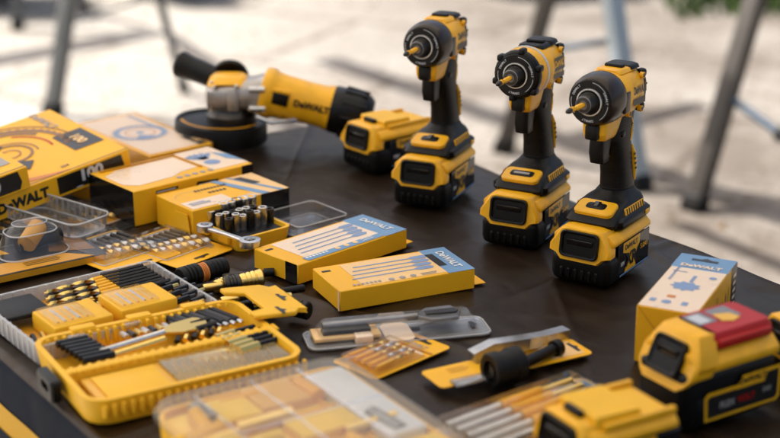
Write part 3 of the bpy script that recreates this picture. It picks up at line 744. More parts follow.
def tall_box():
    t, m = carton('hole_saw_carton', 'tall yellow carton with peach top and blue hanging strip behind the red topped battery', 'carton', (692.9, 372), (631.7, 364.4), (741.3, 316), .0605)
    lx, ly, h = m.lx, m.ly, m.h
    m.rect(m.top, .001, .001, lx*.74, ly-.001, 'pale_print'); m.rect(m.top, lx*.74, .0, lx, ly, 'pale_blue', 1)
    m.text(m.topr, 'DeWALT', ly/2, lx*.79, .0108, 'pale_print', 3, bold=.05)
    pts = []
    for k in range(18): a = k/18*6.283; r_ = .0135 if k % 2 else .010; pts.append((lx*.42 + r_*math.cos(a), ly*.5 + r_*1.2*math.sin(a)))
    m.dec(m.top, pts, 'soft_blue', 2); m.rect(m.top, lx*.50, ly*.44, lx*.62, ly*.50, 'soft_blue', 2)
    bars(m, m.topr, .006, lx*.66, 1, .024, 'soft_blue', 2); 
    for k in range(9): m.rect(m.top, lx*.50+k*.005, ly*.82, lx*.50+k*.005+.0032, ly*.87, 'soft_blue', 2)
    m.ringd(m.top, lx*.62, ly*.17, 0, .004, 'soft_blue', 2, n=12); m.ringd(m.top, lx*.12, ly*.6, 0, .005, 'soft_blue', 2, n=12); m.rect(m.top, lx*.20, ly*.52, lx*.24, ly*.66, 'orange', 2)
    m.rect(m.top, lx*.1, ly*.25, lx*.16, ly*.35, 'soft_blue', 2); m.rect(m.top, lx*.1, ly*.78, lx*.15, ly*.88, 'soft_blue', 2)
    m.dec(m.top, [(lx*.895, ly*.28), (lx*.93, ly*.28), (lx*.93, ly*.40), (lx*.955, ly*.5), (lx*.93, ly*.60), (lx*.93, ly*.75), (lx*.895, ly*.75)], 'black_print', 2)
    m.rect(m.front, lx*.86, 0, lx, h, 'black_print', 1)
    for k in range(6): m.rect(m.front, lx*.90, h*.12 + k*h*.13, lx*.97, h*.12 + k*h*.13 + .004, 'pale_print', 2)
    for k in range(11):
        u = lx*(.06 + .073*k); m.rect(m.front, u, h*.12, u+.0018, h*(.5 + .38*random.Random(k).random()), 'black_print', 1)
        if k % 2: m.rect(m.front, u+.003, h*.2, u+.0045, h*.6, 'grey_print', 1)
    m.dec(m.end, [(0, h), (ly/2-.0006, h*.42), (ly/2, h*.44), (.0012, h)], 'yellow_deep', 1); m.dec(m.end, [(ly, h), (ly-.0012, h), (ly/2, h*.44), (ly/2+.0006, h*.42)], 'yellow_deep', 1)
    m.build('box', t)
tall_box()

def windowed_box():
    t, m = carton('windowed_carton', 'yellow windowed carton with a glossy black end, printed gloved hands on its lid', 'carton', (135, 227), (92.8, 206.5), (252.7, 196), .0455)
    lx, ly, h = m.lx, m.ly, m.h
    m.rect(m.end, 0, 0, ly, h, 'black_gloss', 1)
    m.dec(m.top, [(.006, ly*.30), (.020, ly*.16), (lx*.40, ly*.20), (lx*.50, ly*.30), (lx*.66, ly*.34), (lx*.66, ly*.90), (.030, ly*.86), (.006, ly*.72)], 'pale_print', 1)
    m.rect(m.top, lx*.70, .010, lx, ly-.002, 'pale_print', 1)
    for k in range(5): a = -40 + 20*k; m.text(m.top, 'l', lx*.80 + .014*math.sin(R(a)), ly*.55 + .010*math.cos(R(a)), .034, 'soft_blue', 3, -a, .05)
    m.ringd(m.top, lx*.80, ly*.38, 0, .011, 'soft_blue', 2, n=14); m.dec(m.top, [(lx*.93, ly*.4), (lx, ly*.2), (lx, ly*.55), (lx*.93, ly*.75)], 'pale_blue', 2)
    for k in range(5): m.ringd(m.top, lx*(.42+.065*k), ly*.12, 0, .0042, 'grey_print', 2, n=14)
    m.rect(m.front, lx*.90, 0, lx, h, 'black_print', 1); m.text(m.front, '12', lx*.95, h*.5, .012, 'white', 2)
    for k in range(5):
        v = h*(.20 + .15*k); m.rect(m.front, lx*.18, v, lx*.36, v+.0035, 'black_print', 1); m.rect(m.front, lx*.185, v+.0008, lx*.34, v+.0022, 'light_grey', 2)
    m.dec(m.front, [(lx*.50, h*.70), (lx*.68, h*.66), (lx*.70, h*.80), (lx*.52, h*.86)], 'black_print', 1); m.rect(m.front, lx*.53, h*.73, lx*.66, h*.77, 'light_grey', 2)
    m.build('box', t)
    w = MB()   # raised window surround
    for a, b, c, d in ((.012, ly*.90, lx*.68, ly*.93), (lx*.665, ly*.30, lx*.68, ly*.92)): w.box(((a+c)/2-lx/2, (b+d)/2-ly/2, h+.0012), (c-a, d-b, .0022), 'yellow_deep')
    w.build('window_frame', t)
windowed_box()
def paper_box():
    t, m = carton('small_parts_carton', 'yellow carton with a folded end flap and blue striped lid behind the socket set', 'carton', (193.5, 241), (156.7, 224), (290, 216.5), .038)
    lx, ly, h = m.lx, m.ly, m.h
    m.rect(m.top, .004, .004, lx*.45, ly*.40, 'pale_print', 1); m.rect(m.top, lx*.66, 0, lx, ly, 'tan_print', 1)
    m.dec(m.top, [(lx*.55, ly), (lx*.62, ly), (lx*.80, 0), (lx*.72, 0)], 'pale_blue', 2); m.dec(m.top, [(lx*.72, ly), (lx*.75, ly), (lx*.95, 0), (lx*.90, 0)], 'pale_blue', 2); m.dec(m.top, [(lx*.76, ly*.9), (lx*.84, ly*.9), (lx*.90, ly*.5), (lx*.82, ly*.5)], 'black_print', 3)
    for k in range(10): m.rect(m.top, lx*.30+k*.0048, ly*.72, lx*.30+k*.0048+.003, ly*.79, 'black_print', 2); 
    for k in range(5): m.rect(m.top, lx*.38+k*.0055, ly*.54, lx*.38+k*.0055+.0035, ly*.61, 'black_print', 2)
    m.ringd(m.top, lx*.20, ly*.55, .020, .0206, 'grey_print', 2, 20, 160)
    bars(m, m.top, .010, ly*.28, 3, .03, 'soft_blue', 2)
    m.rect(m.front, lx*.70, 0, lx, h, 'black_gloss', 1)
    m.build('box', t)
    f = MB(); f.prism([(-ly*.48, .006), (ly*.1, .002), (-ly*.10, h*.82), (-ly*.42, h*.86)], -lx/2-.0035, -lx/2-.0025, 'x', 'yellow_card'); f.build('end_flap', t)
paper_box()

# saw blade boxes: a tilted one resting on a small carton, one on top of it
def blade_print(m, lx, ly, tan=False):
    a, b, c = ('tan_print', 'soft_blue', 'soft_blue') if tan else ('yellow_deep', 'grey_print', 'brown_card')
    cx, cy = lx - .115, ly*.52; r_ = .078
    m.ringd(m.top, cx, cy, r_*.93, r_*1.02, c if not tan else 'soft_blue', 2, -20, 215, 60, .004); m.ringd(m.top, cx, cy, r_*.70, r_*.74, 'red' if not tan else 'orange', 2, -15, 60, 20)
    m.ringd(m.top, cx, cy, r_*1.12, r_*1.16, c, 2, -30, 200, 40); m.ringd(m.top, cx, cy, .026, .030, c, 3, n=30); m.ringd(m.top, cx, cy, .012, .014, c, 3, n=24)
    return cx, cy
def rot_box():
    za = .0665; A = T(128.8, 149, za); f, tau, pit = R(41), R(8), R(4); D, W, h = .20, .252, .030
    fx = V((math.cos(f)*math.cos(tau), math.sin(f)*math.cos(tau), math.sin(tau)))
    bk = V((-math.sin(f)*math.cos(pit), math.cos(f)*math.cos(pit), math.sin(pit))); up = fx.cross(bk).normalized(); bk = up.cross(fx).normalized()
    org = A - fx*W/2 + bk*D/2 - up*h
    M = Matrix((fx, bk, up)).transposed().to_4x4(); M.translation = org
    t, m = carton('saw_blade_carton', 'big yellow circular saw blade carton marked 100, lying tilted with its right end raised', 'carton', 0, 0, 0, h, 'saw blade cartons stacked at the left', M=M, size=(W, D))
    cx, cy = blade_print(m, W, D)
    m.dec(m.top, [(cx-.075, cy-.02), (cx-.005, cy-.06), (cx+.012, cy-.04), (cx-.055, cy+.005)], 'black_print', 4); m.dec(m.top, [(cx-.055, cy+.02), (cx-.02, cy+.045), (cx+.005, cy+.03), (cx-.02, cy+.008)], 'black_print', 4); bars(m, m.top, cx-.06, cy-.030, 4, .03, 'tan_print', 6, -.005, .0014); m.ringd(m.top, cx, cy, .0624, .0702, 'brown_card', 2, 30, 190, 40); m.ringd(m.top, cx, cy, .035, .0375, 'brown_card', 2, -20, 200, 30)
    m.rect(m.top, W-.050, D*.25, W-.006, D*.55, 'black_print', 2); m.text(m.top, '100', W-.028, D*.40, .020, 'tan_print', 4, -90, .04)
    m.text(m.top, 'DeWALT', W-.030, D*.84, .016, 'grey_print', 3, -90, .03); bars(m, m.top, W*.45, D*.9, 2, .03, 'grey_print'); m.text(m.top, '254', cx+.03, .018, .008, 'black_print', 3)
    m.dec(m.top, [(cx-.03, .012), (cx+.01, .004), (cx+.035, .004), (cx-.02, .020)], 'orange', 2)
    m.rect(m.top, .0, .0035, W, .0048, 'black_print', 2)
    m.dec(m.front, [(W*.57, .004), (W-.014, .004), (W-.010, .012), (W-.013, h-.003), (W*.57, h-.003)], 'black_print', 1); m.text(m.front, '100', W*.765, h*.60, .0205, 'light_grey', 2, 0, .05, 1.15)
    m.rect(m.front, W*.67, .0045, W*.71, .006, 'light_grey', 2); m.text(m.front, 'DeWALT', W*.37, h*.46, .0180, 'black_print', 2, 0, .055)
    m.build('box', t)
    # second on top
    P0 = A + up*h; d = ray(27, 166); tt = (P0 - CAM).dot(up) / d.dot(up); B = CAM + d*tt
    M2 = Matrix((fx, bk, up)).transposed().to_4x4(); M2.translation = B - fx*W/2 + bk*D*.9/2 - up*(h - .0005)
    t, m = carton('saw_blade_carton', 'yellow saw blade carton at the left edge, stacked on the big tilted one', 'carton', 0, 0, 0, h - .001, 'saw blade cartons stacked at the left', M=M2, size=(W, D*.9))
    blade_print(m, W, D*.9); m.rect(m.top, W-.050, D*.12, W-.010, D*.38, 'grey_print', 2); m.text(m.top, '100', W-.030, D*.25, .018, 'tan_print', 4, -90, .04); m.rect(m.top, 0, .0035, W, .0048, 'black_print', 2)
    m.dec(m.front, [(W*.5, .003), (W-.014, .003), (W-.010, .012), (W-.014, h-.003), (W*.5, h-.003)], 'black_print', 1); m.text(m.front, '100', W*.76, h*.52, .024, 'light_grey', 2, 0, .05, 1.15); m.text(m.front, 'DeWALT', W*.24, h*.45, .0205, 'black_print', 2, 0, .055)
    m.build('box', t)
rot_box()
def wrapped_box():
    t, m = carton('saw_blade_carton', 'shrink wrapped pinkish saw blade carton with a blue printed blade, behind the tilted one', 'carton', (150, 176), (84, 141), (207, 160), .028, 'saw blade cartons stacked at the left')
    lx, ly, h = m.lx, m.ly, m.h
    m.rect(m.top, .007, .007, lx-.007, ly-.007, 'pale_print', 1)
    cx, cy = lx*.50, ly*.52; r_ = min(lx, ly)*.36
    m.ringd(m.top, cx, cy, r_*.82, r_, 'soft_blue', 2, n=60, teeth=.003); m.ringd(m.top, cx, cy, 0, r_*.16, 'soft_blue', 2, n=20); m.ringd(m.top, cx, cy, r_*.55, r_*.60, 'orange', 2); m.ringd(m.top, cx, cy, r_*1.1, r_*1.13, 'tan_print', 2)
    m.dec(m.top, [(cx-r_*.6, cy-r_*.7), (cx, cy-r_*.95), (cx+r_*.3, cy-r_*.8), (cx-r_*.2, cy-r_*.3)], 'soft_blue', 3)
    m.rect(m.top, lx*.82, .006, lx-.004, ly*.26, 'black_print', 3); m.text(m.top, '100', lx*.91, ly*.14, .014, 'tan_print', 4, -90)
    m.rect(m.top, lx*.80, ly*.55, lx*.84, ly*.95, 'soft_blue', 3)
    m.build('box', t)
    w = MB(); w.box((0, 0, h/2+.001), (lx+.003, ly+.003, h+.0035), 'clear_thin', .002, 1); w.prism([(-lx*.5, 0), (lx*.2, 0), (lx*.1, .006), (-lx*.4, .004)], 0, .0006, 'z', 'clear_thin'); w.build('shrink_wrap', t)
wrapped_box()
def under_box():
    t, m = carton('small_carton', 'little yellow carton wedged under the raised end of the tilted saw blade carton', 'carton', (88, 201), (58, 190), (101, 196), .018)
    m.rect(m.front, .004, .003, m.lx-.004, m.h-.004, 'brown_card', 1); m.build('box', t)
under_box()

# ------------------------------------------------------------------ angle grinder
def grinder():
    c = T(232, 132, .02); c.z = TABLE_Z
    t = thing('angle_grinder', 'corded angle grinder with black side handle lying behind the cartons', 'angle grinder', c, 0)
    m = MB(); ra = .083
    pts = [(0, .010)]
    # guard: skirted half cup with cutting disc inside, dipping towards the camera
    ra = .067; m.T = Matrix.Translation((-.016, 0, .024)) @ Matrix.Rotation(R(3), 4, 'Y')
    m.lathe([(.030, .014), (.050, .0130), (ra-.007, .0125), (ra-.005, .0150), (ra-.001, .0150), (ra, .0130), (ra+.001, -.012), (ra-.003, -.0145), (ra-.005, -.010), (ra-.006, .006)], 'black', 48)
    m.T = Matrix(); m.build('guard', t, 45)
    dsc = MB(); dsc.T = Matrix.Translation((-.016, 0, .0115)) @ Matrix.Rotation(R(3), 4, 'Y'); dsc.lathe([(.012, .000), (.060, -.001), (.061, .002), (.060, .004), (.02, .006)], 'orange', 40)
    dsc.T = Matrix.Translation((-.016, 0, .0405)) @ Matrix.Rotation(R(3), 4, 'Y'); dsc.ringd((V((0, 0, .0)), X, Y), 0, 0, .0545, .0590, 'yellow_deep', 1, 195, 345, 30); dsc.build('grinding_disc', t, 45)
    # gear head
    g = MB()
    g.lathe([(.036, .036), (.036, .048), (.031, .052), (.030, .060)], 'dark_steel', 28)
    sec = lambda x, ry, z0, z1, n=20: [(x, ry*math.copysign(abs(math.cos(2*math.pi*i/n))**.7, math.cos(2*math.pi*i/n)), (z0+z1)/2 + (z1-z0)/2*math.copysign(abs(math.sin(2*math.pi*i/n))**.7, math.sin(2*math.pi*i/n))) for i in range(n)]
    g.loft([sec(-.036, .014, .066, .084), sec(-.032, .026, .058, .092), sec(-.015, .032, .055, .099), sec(.010, .033, .055, .103), sec(.032, .030, .057, .102), sec(.050, .033, .050, .106), sec(.058, .033, .048, .108)], 'cast_alloy')
    for y in (-.033, -.026, .026): g.box((.006, y, .075), (.016, .006, .030), 'cast_alloy', .002)
    for y, z in ((-.034, .064), (-.034, .092)): g.rod((.030, y, z), (.052, y, z), .005, 'steel')
    for x, y, z in ((-.020, -.029, .092), (.012, -.032, .094), (-.024, -.020, .097), (.030, -.029, .060), (-.026, -.024, .060)): g.lathe([(.0035, 0), (.0035, .004), (.002, .0045)], 'steel', 10, Matrix.Translation((x, y, z)))
    for k in range(5): g.box((-.030 + k*.006, -.026 - k*.0012, .074), (.0022, .006, .026), 'cast_alloy', .0008, 1)
    g.build('gear_head', t, 45)
    cp = MB(); cp.loft([[(x*1 - .002, y - .002, .094 + (.004 if abs(x) < .02 else 0)) for x, y in rrect(.060, .056, .016)], [(x*.90 - .002, y*.84, .1015) for x, y in rrect(.060, .056, .016)], [(x*.7 - .002, y*.6, .1060) for x, y in rrect(.060, .056, .016)]], 'yellow'); cp.build('head_cap', t)
    # body towards the right, sloping down
    B0, B1 = V((.056, 0, .078)), V((.196, -.012, .046)); d = (B1 - B0).normalized(); q = d.to_track_quat('Z', 'Y').to_matrix().to_4x4(); MB_ = Matrix.Translation(B0) @ q; L_ = (B1-B0).length
    b = MB()
    def s2(z, r, p=2.3, k=1.06): return [MB_ @ V((a*k, bb, z)) for a, bb, _ in ell(0, 0, 0, r, r, 24, p)]
    b.loft([s2(-.010, .034), s2(-.006, .036), s2(.004, .036), s2(.008, .033), s2(.020, .0315), s2(.060, .0295), s2(.080, .0300), s2(.088, .032), s2(.094, .0325), s2(.098, .031)], 'yellow'); body = b.build('motor_body', t, 50)
    e = MB(); e.loft([s2(.088, .0305), s2(.095, .0335), s2(.110, .0338), s2(.132, .0335), s2(.146, .030), s2(.152, .024)], 'black')
    for k in range(10):
        a = R(36*k); p0 = MB_ @ V((.0350*math.cos(a), .0345*math.sin(a), .108)); p1 = MB_ @ V((.0335*math.cos(a), .033*math.sin(a), .142)); e.rod(p0, p1, .0032, 'black', 8)
    e.build('rear_cover', t, 50)
    # slide switch and name, facing the camera (-y side)
    u = d; vv = V((0, -1, 0)).cross(u).normalized(); vv = -vv if vv.z < 0 else vv
    o = B0 + d*.030 + V((0, -.0325, .004)); sw = MB()
    sw.T = Matrix((u, V((0, 1, 0)), vv)).transposed().to_4x4(); sw.T.translation = o
    sw.box((-.012, 0, 0), (.024, .006, .018), 'black', .002); sw.box((-.012, .001, .011), (.026, .006, .006), 'yellow', .002); sw.T = Matrix(); sw.build('slide_switch', t)
    nm = MB(); nm.text((B0 + d*.062 + V((0, -.0345, .004)), u, vv), 'DeWALT', .002, 0, .0130, 'black_print', 2, 0, .05); nm.build('lettering', body)
    # side handle
    h = MB(); a0, a1 = V((.005, .030, .082)), V((-.084, .062, .108))
    h.axis(a0, a1, [(.012, 0), (.0165, .08), (.0172, .14), (.0168, .35), (.0172, .70), (.0178, .80), (.0192, .86), (.0200, .95), (.0150, 1.0)], 'rubber', 24); h.build('side_handle', t, 45)
    fl = MB(); fl.lathe([(.010, -.004), (.026, -.004), (.0275, 0), (.026, .004), (.010, .006)], 'black', 28, Matrix.Translation((-.004, .042, .094)) @ Matrix.Rotation(R(-68), 4, 'X')); fl.build('hand_stop', t, 45)
    lv = MB(); lv.tube([(.040, -.030, .052), (.060, -.040, .046), (.090, -.030, .046), (.105, -.015, .046)], .004, 'steel'); lv.build('guard_lever', t)
    cd = MB(); e0 = B1 + d*.0; cd.tube([tuple(e0), (.285, .004, .034), (.320, .012, .010), (.33, .05, .006)], .004, 'rubber'); 
grinder()

# ------------------------------------------------------------------ socket set
def socket_set():
    n, yaw, lx, ly = fit((240, 254), (196, 233), (292, 239)); ux, uy = V((math.cos(yaw), math.sin(yaw), 0)), V((-math.sin(yaw), math.cos(yaw), 0))
    t = thing('socket_tray', 'open yellow tray of chrome sockets in front of the blue striped carton', 'socket tray', n + ux*lx/2 + uy*ly/2, yaw)
    m = MB(); m.tray(lx, ly, .018, .010, .004, .006, 'yellow_soft', flare=.003); m.box((0, 0, .011), (lx-.012, ly-.014, .008), 'black', .002)
    for y in (-.2, .25): m.box((-lx/2-.002, ly*y, .013), (.006, ly*.22, .012), 'yellow_soft', .002)
    m.build('tray', t)
    rnd = random.Random(5)
    for r_, (y, n_) in enumerate(((-ly*.12, 7), (ly*.10, 6), (ly*.30, 7), (-ly*.30, 0))):
        for k in range(n_):
            x = -lx*.36 + lx*.80*k/6.3; r = (.0048, .0046, .0066)[r_] * (1 + .035*k) ; hh = .016 + (.008 if r_ == 2 and k > 1 else .002) + (.004 if r_ == 0 and k % 2 else 0)
            s_ = MB(); zz = .014; s_.lathe([(r*.92, zz), (r*.92, zz+hh*.45), (r, zz+hh*.5), (r, zz+hh), (r*.86, zz+hh+.0006), (r*.6, zz+hh+.0002), (r*.55, zz+hh*.8)], 'steel' if (k+r_) % 3 else 'dark_steel', 16, Matrix.Translation((x, y, 0))); s_.build('socket', t)
    t2p = T(205, 228, .026); t3p = T(250, 243, .026)
    w = thing('ratchet_wrench', 'polished double ring ratchet wrench lying across the front of the socket tray', 'wrench', (t2p + t3p)/2, math.atan2((t3p-t2p).y, (t3p-t2p).x))
    L_ = (t3p - t2p).length; b = MB()
    b.loft([[(-L_/2+.004, y, z) for y, z in rrect(.008, .004, .0015)], [(0, y, z+.0005) for y, z in rrect(.0065, .004, .0015)], [(L_/2-.004, y, z) for y, z in rrect(.009, .004, .0015)]], 'steel'); b.build('shaft', w)
    for sx, r in ((-1, .0095), (1, .0125)):
        q = MB(); q.lathe([(r*.55, -.0045), (r, -.004), (r*1.04, 0), (r, .004), (r*.55, .0045), (r*.5, .003), (r*.5, -.004)], 'steel', 24, Matrix.Translation((sx*L_/2, 0, 0))); q.build('ring_end', w)
    for o in (w,): o.location.z = TABLE_Z + .0265
    # clear lid of the socket set, hinged open behind it
    a = T(283, 229); c = thing('clear_case_lid', 'empty clear plastic case lid lying beside the socket tray', 'case lid', T(306, 226), yaw)
    m = MB(); m.tray(.078, .074, .016, .008, .0015, .0012, 'clear_thin', flare=.002)
    for k in range(3): m.box((.0, -.022+k*.022, .006), (.07, .0012, .010), 'clear_thin')
    for w, l, z in ((.078, .074, .0162), (.074, .070, .001)):
        ring = [(x, y, z) for x, y in rrect(w, l, .008, 5)]; m.tube(ring + ring[:2], .0008, 'clear_milky', 6)  # milky tubes draw the bright highlights along the lid edges
    m.build('lid', c)
socket_set()

# ------------------------------------------------------------------ drill bit cards
def drill_bit(t, a, b, r, tip='gold', shank='dark_steel', name='drill_bit'):
    m = MB(); a, b = V(a), V(b); k = a.lerp(b, .42)
    m.rod(a, k, r, shank, 8); q = (b - k).to_track_quat('Z', 'Y').to_matrix().to_4x4(); L_ = (b - k).length; M = Matrix.Translation(k) @ q; n = 26; rings = []
    for i in range(n + 1):
        z = L_*i/n; tw = z/r*.32; rr = r if i < n - 1 else r*.3
        rings.append([M @ V((rr*(1 if s % 2 == 0 else .62)*math.cos(s*math.pi/3 + tw) * (1 if s in (0, 3) else .8), rr*(1 if s % 2 == 0 else .62)*math.sin(s*math.pi/3 + tw), z)) for s in range(6)])
    m.loft(rings, tip); return m.build(name, t, 25)
def card(name, label, cat, c, yaw, w, l, mm, group=None, hole=True, z=0, tilt=0, th=.0008, panel=None):
    M = Matrix.Translation((c[0], c[1], TABLE_Z + z)) @ Matrix.Rotation(yaw, 4, 'Z') @ Matrix.Rotation(R(tilt), 4, 'X')
    t = thing(name, label, cat, M=M, group=group); m = MB(); m.prism(rrect(w, l, .006), 0, th, 'z', mm)
    fr = (V((0, 0, th)), X, Y)
    if panel: m.rect(fr, *panel[:4], panel[4], 1)
    if hole: 
        hx = w/2 - .009; m.dec(fr, [(hx-.003, -.011), (hx+.001, -.011), (hx+.001, -.004), (hx+.004, 0), (hx+.001, .004), (hx+.001, .011), (hx-.003, .011)], 'black_print', 2)
    return t, m, fr
def bit_card(label, px, py, yaw, w, l, n, body, tip, z=0, tilt=0, group='drill bit cards behind the clear case', blister=True, panel=None, bl=(.25, .8), name='drill_bit_card', first_x=-.32, hole=True):
    c = T(px, py, z); t, m, fr = card(name, label, 'bit card', c, yaw, w, l, body, group, z=z, tilt=tilt, panel=panel, hole=hole)
    m.rect(fr, -w*.46, -l*.44, -w*.30, l*.44, 'black_print' if body != 'brown_card' else 'grey_print', 1)
    for k in range(4): m.rect(fr, -w*.42, -l*.36 + k*l*.2, -w*.34, -l*.36 + k*l*.2 + l*.1, 'light_grey', 2)
    bars(m, fr, w*.12, l*.40, 3, w*.22, 'grey_print', 2, .004, .0014); m.build('card', t)
    for k in range(n):
        y = -l*.36 + l*.72*k/(n-1); L_ = w*(.34 + .16*k/(n-1)); x0 = w*first_x
        drill_bit(t, (x0, y, .005), (x0 + L_*1.15, y + l*.03, .006), .0022 + .0009*k/n, tip if k % 2 else 'gold')
    if blister:
        b = MB(); b.prism([(-w*.44, -l*.42), (w*.24, -l*.42), (w*.24, l*.42), (-w*.44, l*.42)], .001, .0098, 'z', 'clear_thin', .003, 2); ring = [(x - w*.10, y, .0015) for x, y in rrect(w*.69, l*.85, .004, 3)]; b.tube(ring + ring[:2], .0009, 'clear_milky', 6); b.build('blister', t)  # milky tube round the blister paints its edge highlight
bit_card('black drill bit card with gold bits, nearest the tilted saw blade carton', 96, 219, R(-38), .118, .082, 7, 'black_print', 'dark_steel', panel=(-.03, -.035, .03, .03, 'yellow_deep'))
bit_card('yellow card of silver and gold twist bits lying just behind the open clear bit case', 116, 252, R(-42), .125, .098, 8, 'yellow_card', 'steel', z=.003)
bit_card('yellow card of gold tipped bits with a grey lower edge, left of the nut drivers', 173, 248, R(-40), .118, .088, 8, 'yellow_card', 'steel', z=.002)
bit_card('dark card of slim yellow bits half hidden by the blister pack, leftmost bit card', 18, 226, R(-35), .115, .085, 7, 'black_print', 'dark_steel', z=.001)

# small clear organiser lid on the left
def clear_lid():
    c = T(58, 232); t = thing('clear_case_lid', 'small ribbed clear plastic lid lying on the drill bit cards at the left', 'case lid', (c.x, c.y, TABLE_Z + .012), R(-38))
    m = MB(); m.tray(.135, .062, .018, .014, .0015, .0012, 'clear_thin', flare=.004)
    for k in range(11): m.box((-.055 + k*.011, -.029, .010), (.0015, .003, .016), 'clear_frosted'); m.box((-.055 + k*.011, .029, .010), (.0015, .003, .016), 'clear_frosted')
    for w, l, z in ((.135, .062, .0182), (.128, .055, .001)):
        ring = [(x, y, z) for x, y in rrect(w, l, .014, 5)]; m.tube(ring + ring[:2], .0012, 'clear_milky', 6)  # rim highlights put in as milky tubes
    m.build('lid', t)
clear_lid()
def dome_blister():
    N_ = T(70, 275); c = T(30, 262)
    t = thing('blister_pack', 'orange brown card with a clear domed blister over a yellow and black holder, left edge', 'blister pack', (c.x, c.y, TABLE_Z + .010), R(35))
    m = MB(); m.prism(rrect(.150, .105, .006), 0, .0012, 'z', 'black_print'); fr = (V((0, 0, .0012)), X, Y)
    m.dec(fr, [(-.072, -.050), (.060, -.050), (.030, -.020), (-.072, -.014)], 'yellow_deep', 1); m.dec(fr, [(-.072, .020), (-.02, .010), (-.03, .05), (-.072, .05)], 'yellow', 1); m.dec(fr, [(.02, -.01), (.07, -.03), (.07, .04), (.04, .04)], 'brown_card', 1); bars(m, fr, -.02, -.030, 3, .05, 'black_print', 2, .005); m.box((0, -.052, -.003), (.14, .002, .007), 'yellow_deep')
    m.build('card', t)
    p = MB(); p.rod((-.004, -.004, .014), (.020, .016, .026), .011, 'yellow_deep', 20); p.build('holder', t)
    p = MB(); p.rod((-.01, .010, .010), (.045, .014, .012), .009, 'rubber', 16); p.build('bit_shank', t)
    g = MB(); g.loft([[(x + .005, y + .005, z) for x, y in rrect(w, l, r_, 6)] for w, l, r_, z in ((.080, .056, .02, .0015), (.072, .048, .02, .014), (.058, .038, .016, .028), (.040, .024, .012, .037), (.02, .012, .006, .040))], 'clear', False)
    for w, l, r_, z, q_ in ((.082, .058, .02, .002, .0012), (.060, .040, .016, .0275, .0009), (.041, .025, .012, .0368, .0008)):
        ring = [(x + .005, y + .005, z) for x, y in rrect(w, l, r_, 6)]; g.tube(ring + ring[:2], q_, 'clear_milky', 6)  # milky tubes stand for the highlights on the dome edges
    g.build('blister', t, 20)
dome_blister()

# ------------------------------------------------------------------ clear drill bit case
def clear_case():
    # corners: near-left (30,356), right (190,312), far (140,268), left (0,308)
    c1, c2, c3 = T(62, 362), T(-52, 308), T(188, 306)
    u = T(188, 306) - T(62, 358); yaw = R(36); ux, uy = V((math.cos(yaw), math.sin(yaw), 0)), V((-math.sin(yaw), math.cos(yaw), 0))
    n = T(40, 368); lx, ly = .205, .156
    t = thing('drill_bit_case', 'open clear plastic case full of drill bits behind the yellow open case', 'bit case', n + ux*lx/2 + uy*ly/2, yaw, None)
    m = MB(); h = .022; m.tray(lx, ly, h, .008, .003, .003, 'clear_milky', flare=.002)
    for k in range(15):
        for y in (ly/2-.002, -ly/2+.002): m.box((-lx/2+.014 + k*.0126, y, h*.55), (.0025, .005, h*.86), 'clear_milky')
    for k in range(11):
        for x in (lx/2-.002, -lx/2+.002): m.box((x, -ly/2+.012 + k*.0132, h*.55), (.005, .0025, h*.86), 'clear_milky')
    m.build('case', t)
    s = MB(); s.box((0, 0, .005), (lx-.012, ly-.012, .003), 'yellow_deep', .001); s.build('insert', t)
    hp = MB(); hp.box((-lx*.36, ly*.22, .020), (.050, .055, .006), 'rubber', .003); hp.build('dark_holder', t)
    for k in range(8):
        y = ly*.44 - k*.0085; drill_bit(t, (lx*.34 - k*.002, y, .019), (-lx*.16 - k*.003, y - .004, .017), .0030, 'dark_steel' if k % 2 else 'gold', 'yellow')
        q = MB(); q.rod((lx*.18, y, .0190), (lx*.43, y + .001, .0195), .0037, 'rubber', 8); q.build('bit_shank', t)
    for k, (x, y) in enumerate(((-lx*.20, -ly*.16), (lx*.17, -ly*.14))):
        bx = MB(); bx.box((x, y, .0165), (.066, .058, .020), 'yellow_soft', .003); b = bx.build('small_bit_box', t)
        w = MB(); w.box((x - .008, y, .0275), (.044, .050, .005), 'clear_thin', .002); w.build('window', b)
        for j in range(5): w = MB(); w.rod((x - .024 + j*.008, y-.018, .0268), (x-.024+j*.008, y+.018, .0268), .0016, 'steel' if j % 2 else 'gold', 6); w.build('screwdriver_bit', b)
    for k in range(9):
        q = MB(); x = lx*.32 + (k % 2)*.016; y = -ly*.40 + k*.0095; q.rod((x, y, .018), (x+.020, y+.002, .019), .0034, 'black', 6); q.rod((x+.020, y+.002, .019), (x+.028, y+.003, .019), .0022, 'dark_steel' if k % 3 else 'gold', 6); q.build('screwdriver_bit', t)
    for k in range(10):
        q = MB(); x = -lx*.44 + (k % 5)*.010; y = -ly*.38 + (k//5)*.022 - .006; q.rod((x, y, .012), (x+.003, y+.016, .013), .0030, ('gold', 'steel', 'black')[k % 3], 6); q.build('screwdriver_bit', t)
    for k in range(8):
        q = MB(); x = -.010 + (k % 4)*.009; y = -ly*.05 + (k//4)*.016; q.rod((x, y, .016), (x+.002, y+.012, .017), .0030, ('dark_steel', 'gold')[k % 2], 6); q.build('screwdriver_bit', t)
    for j in range(3):
        q = MB(); q.box((-lx*.3 + j*.06, -ly*.5 - .001, .023), (.018, .010, .004), 'clear_frosted', .001); q.build('clip', t)
clear_case()

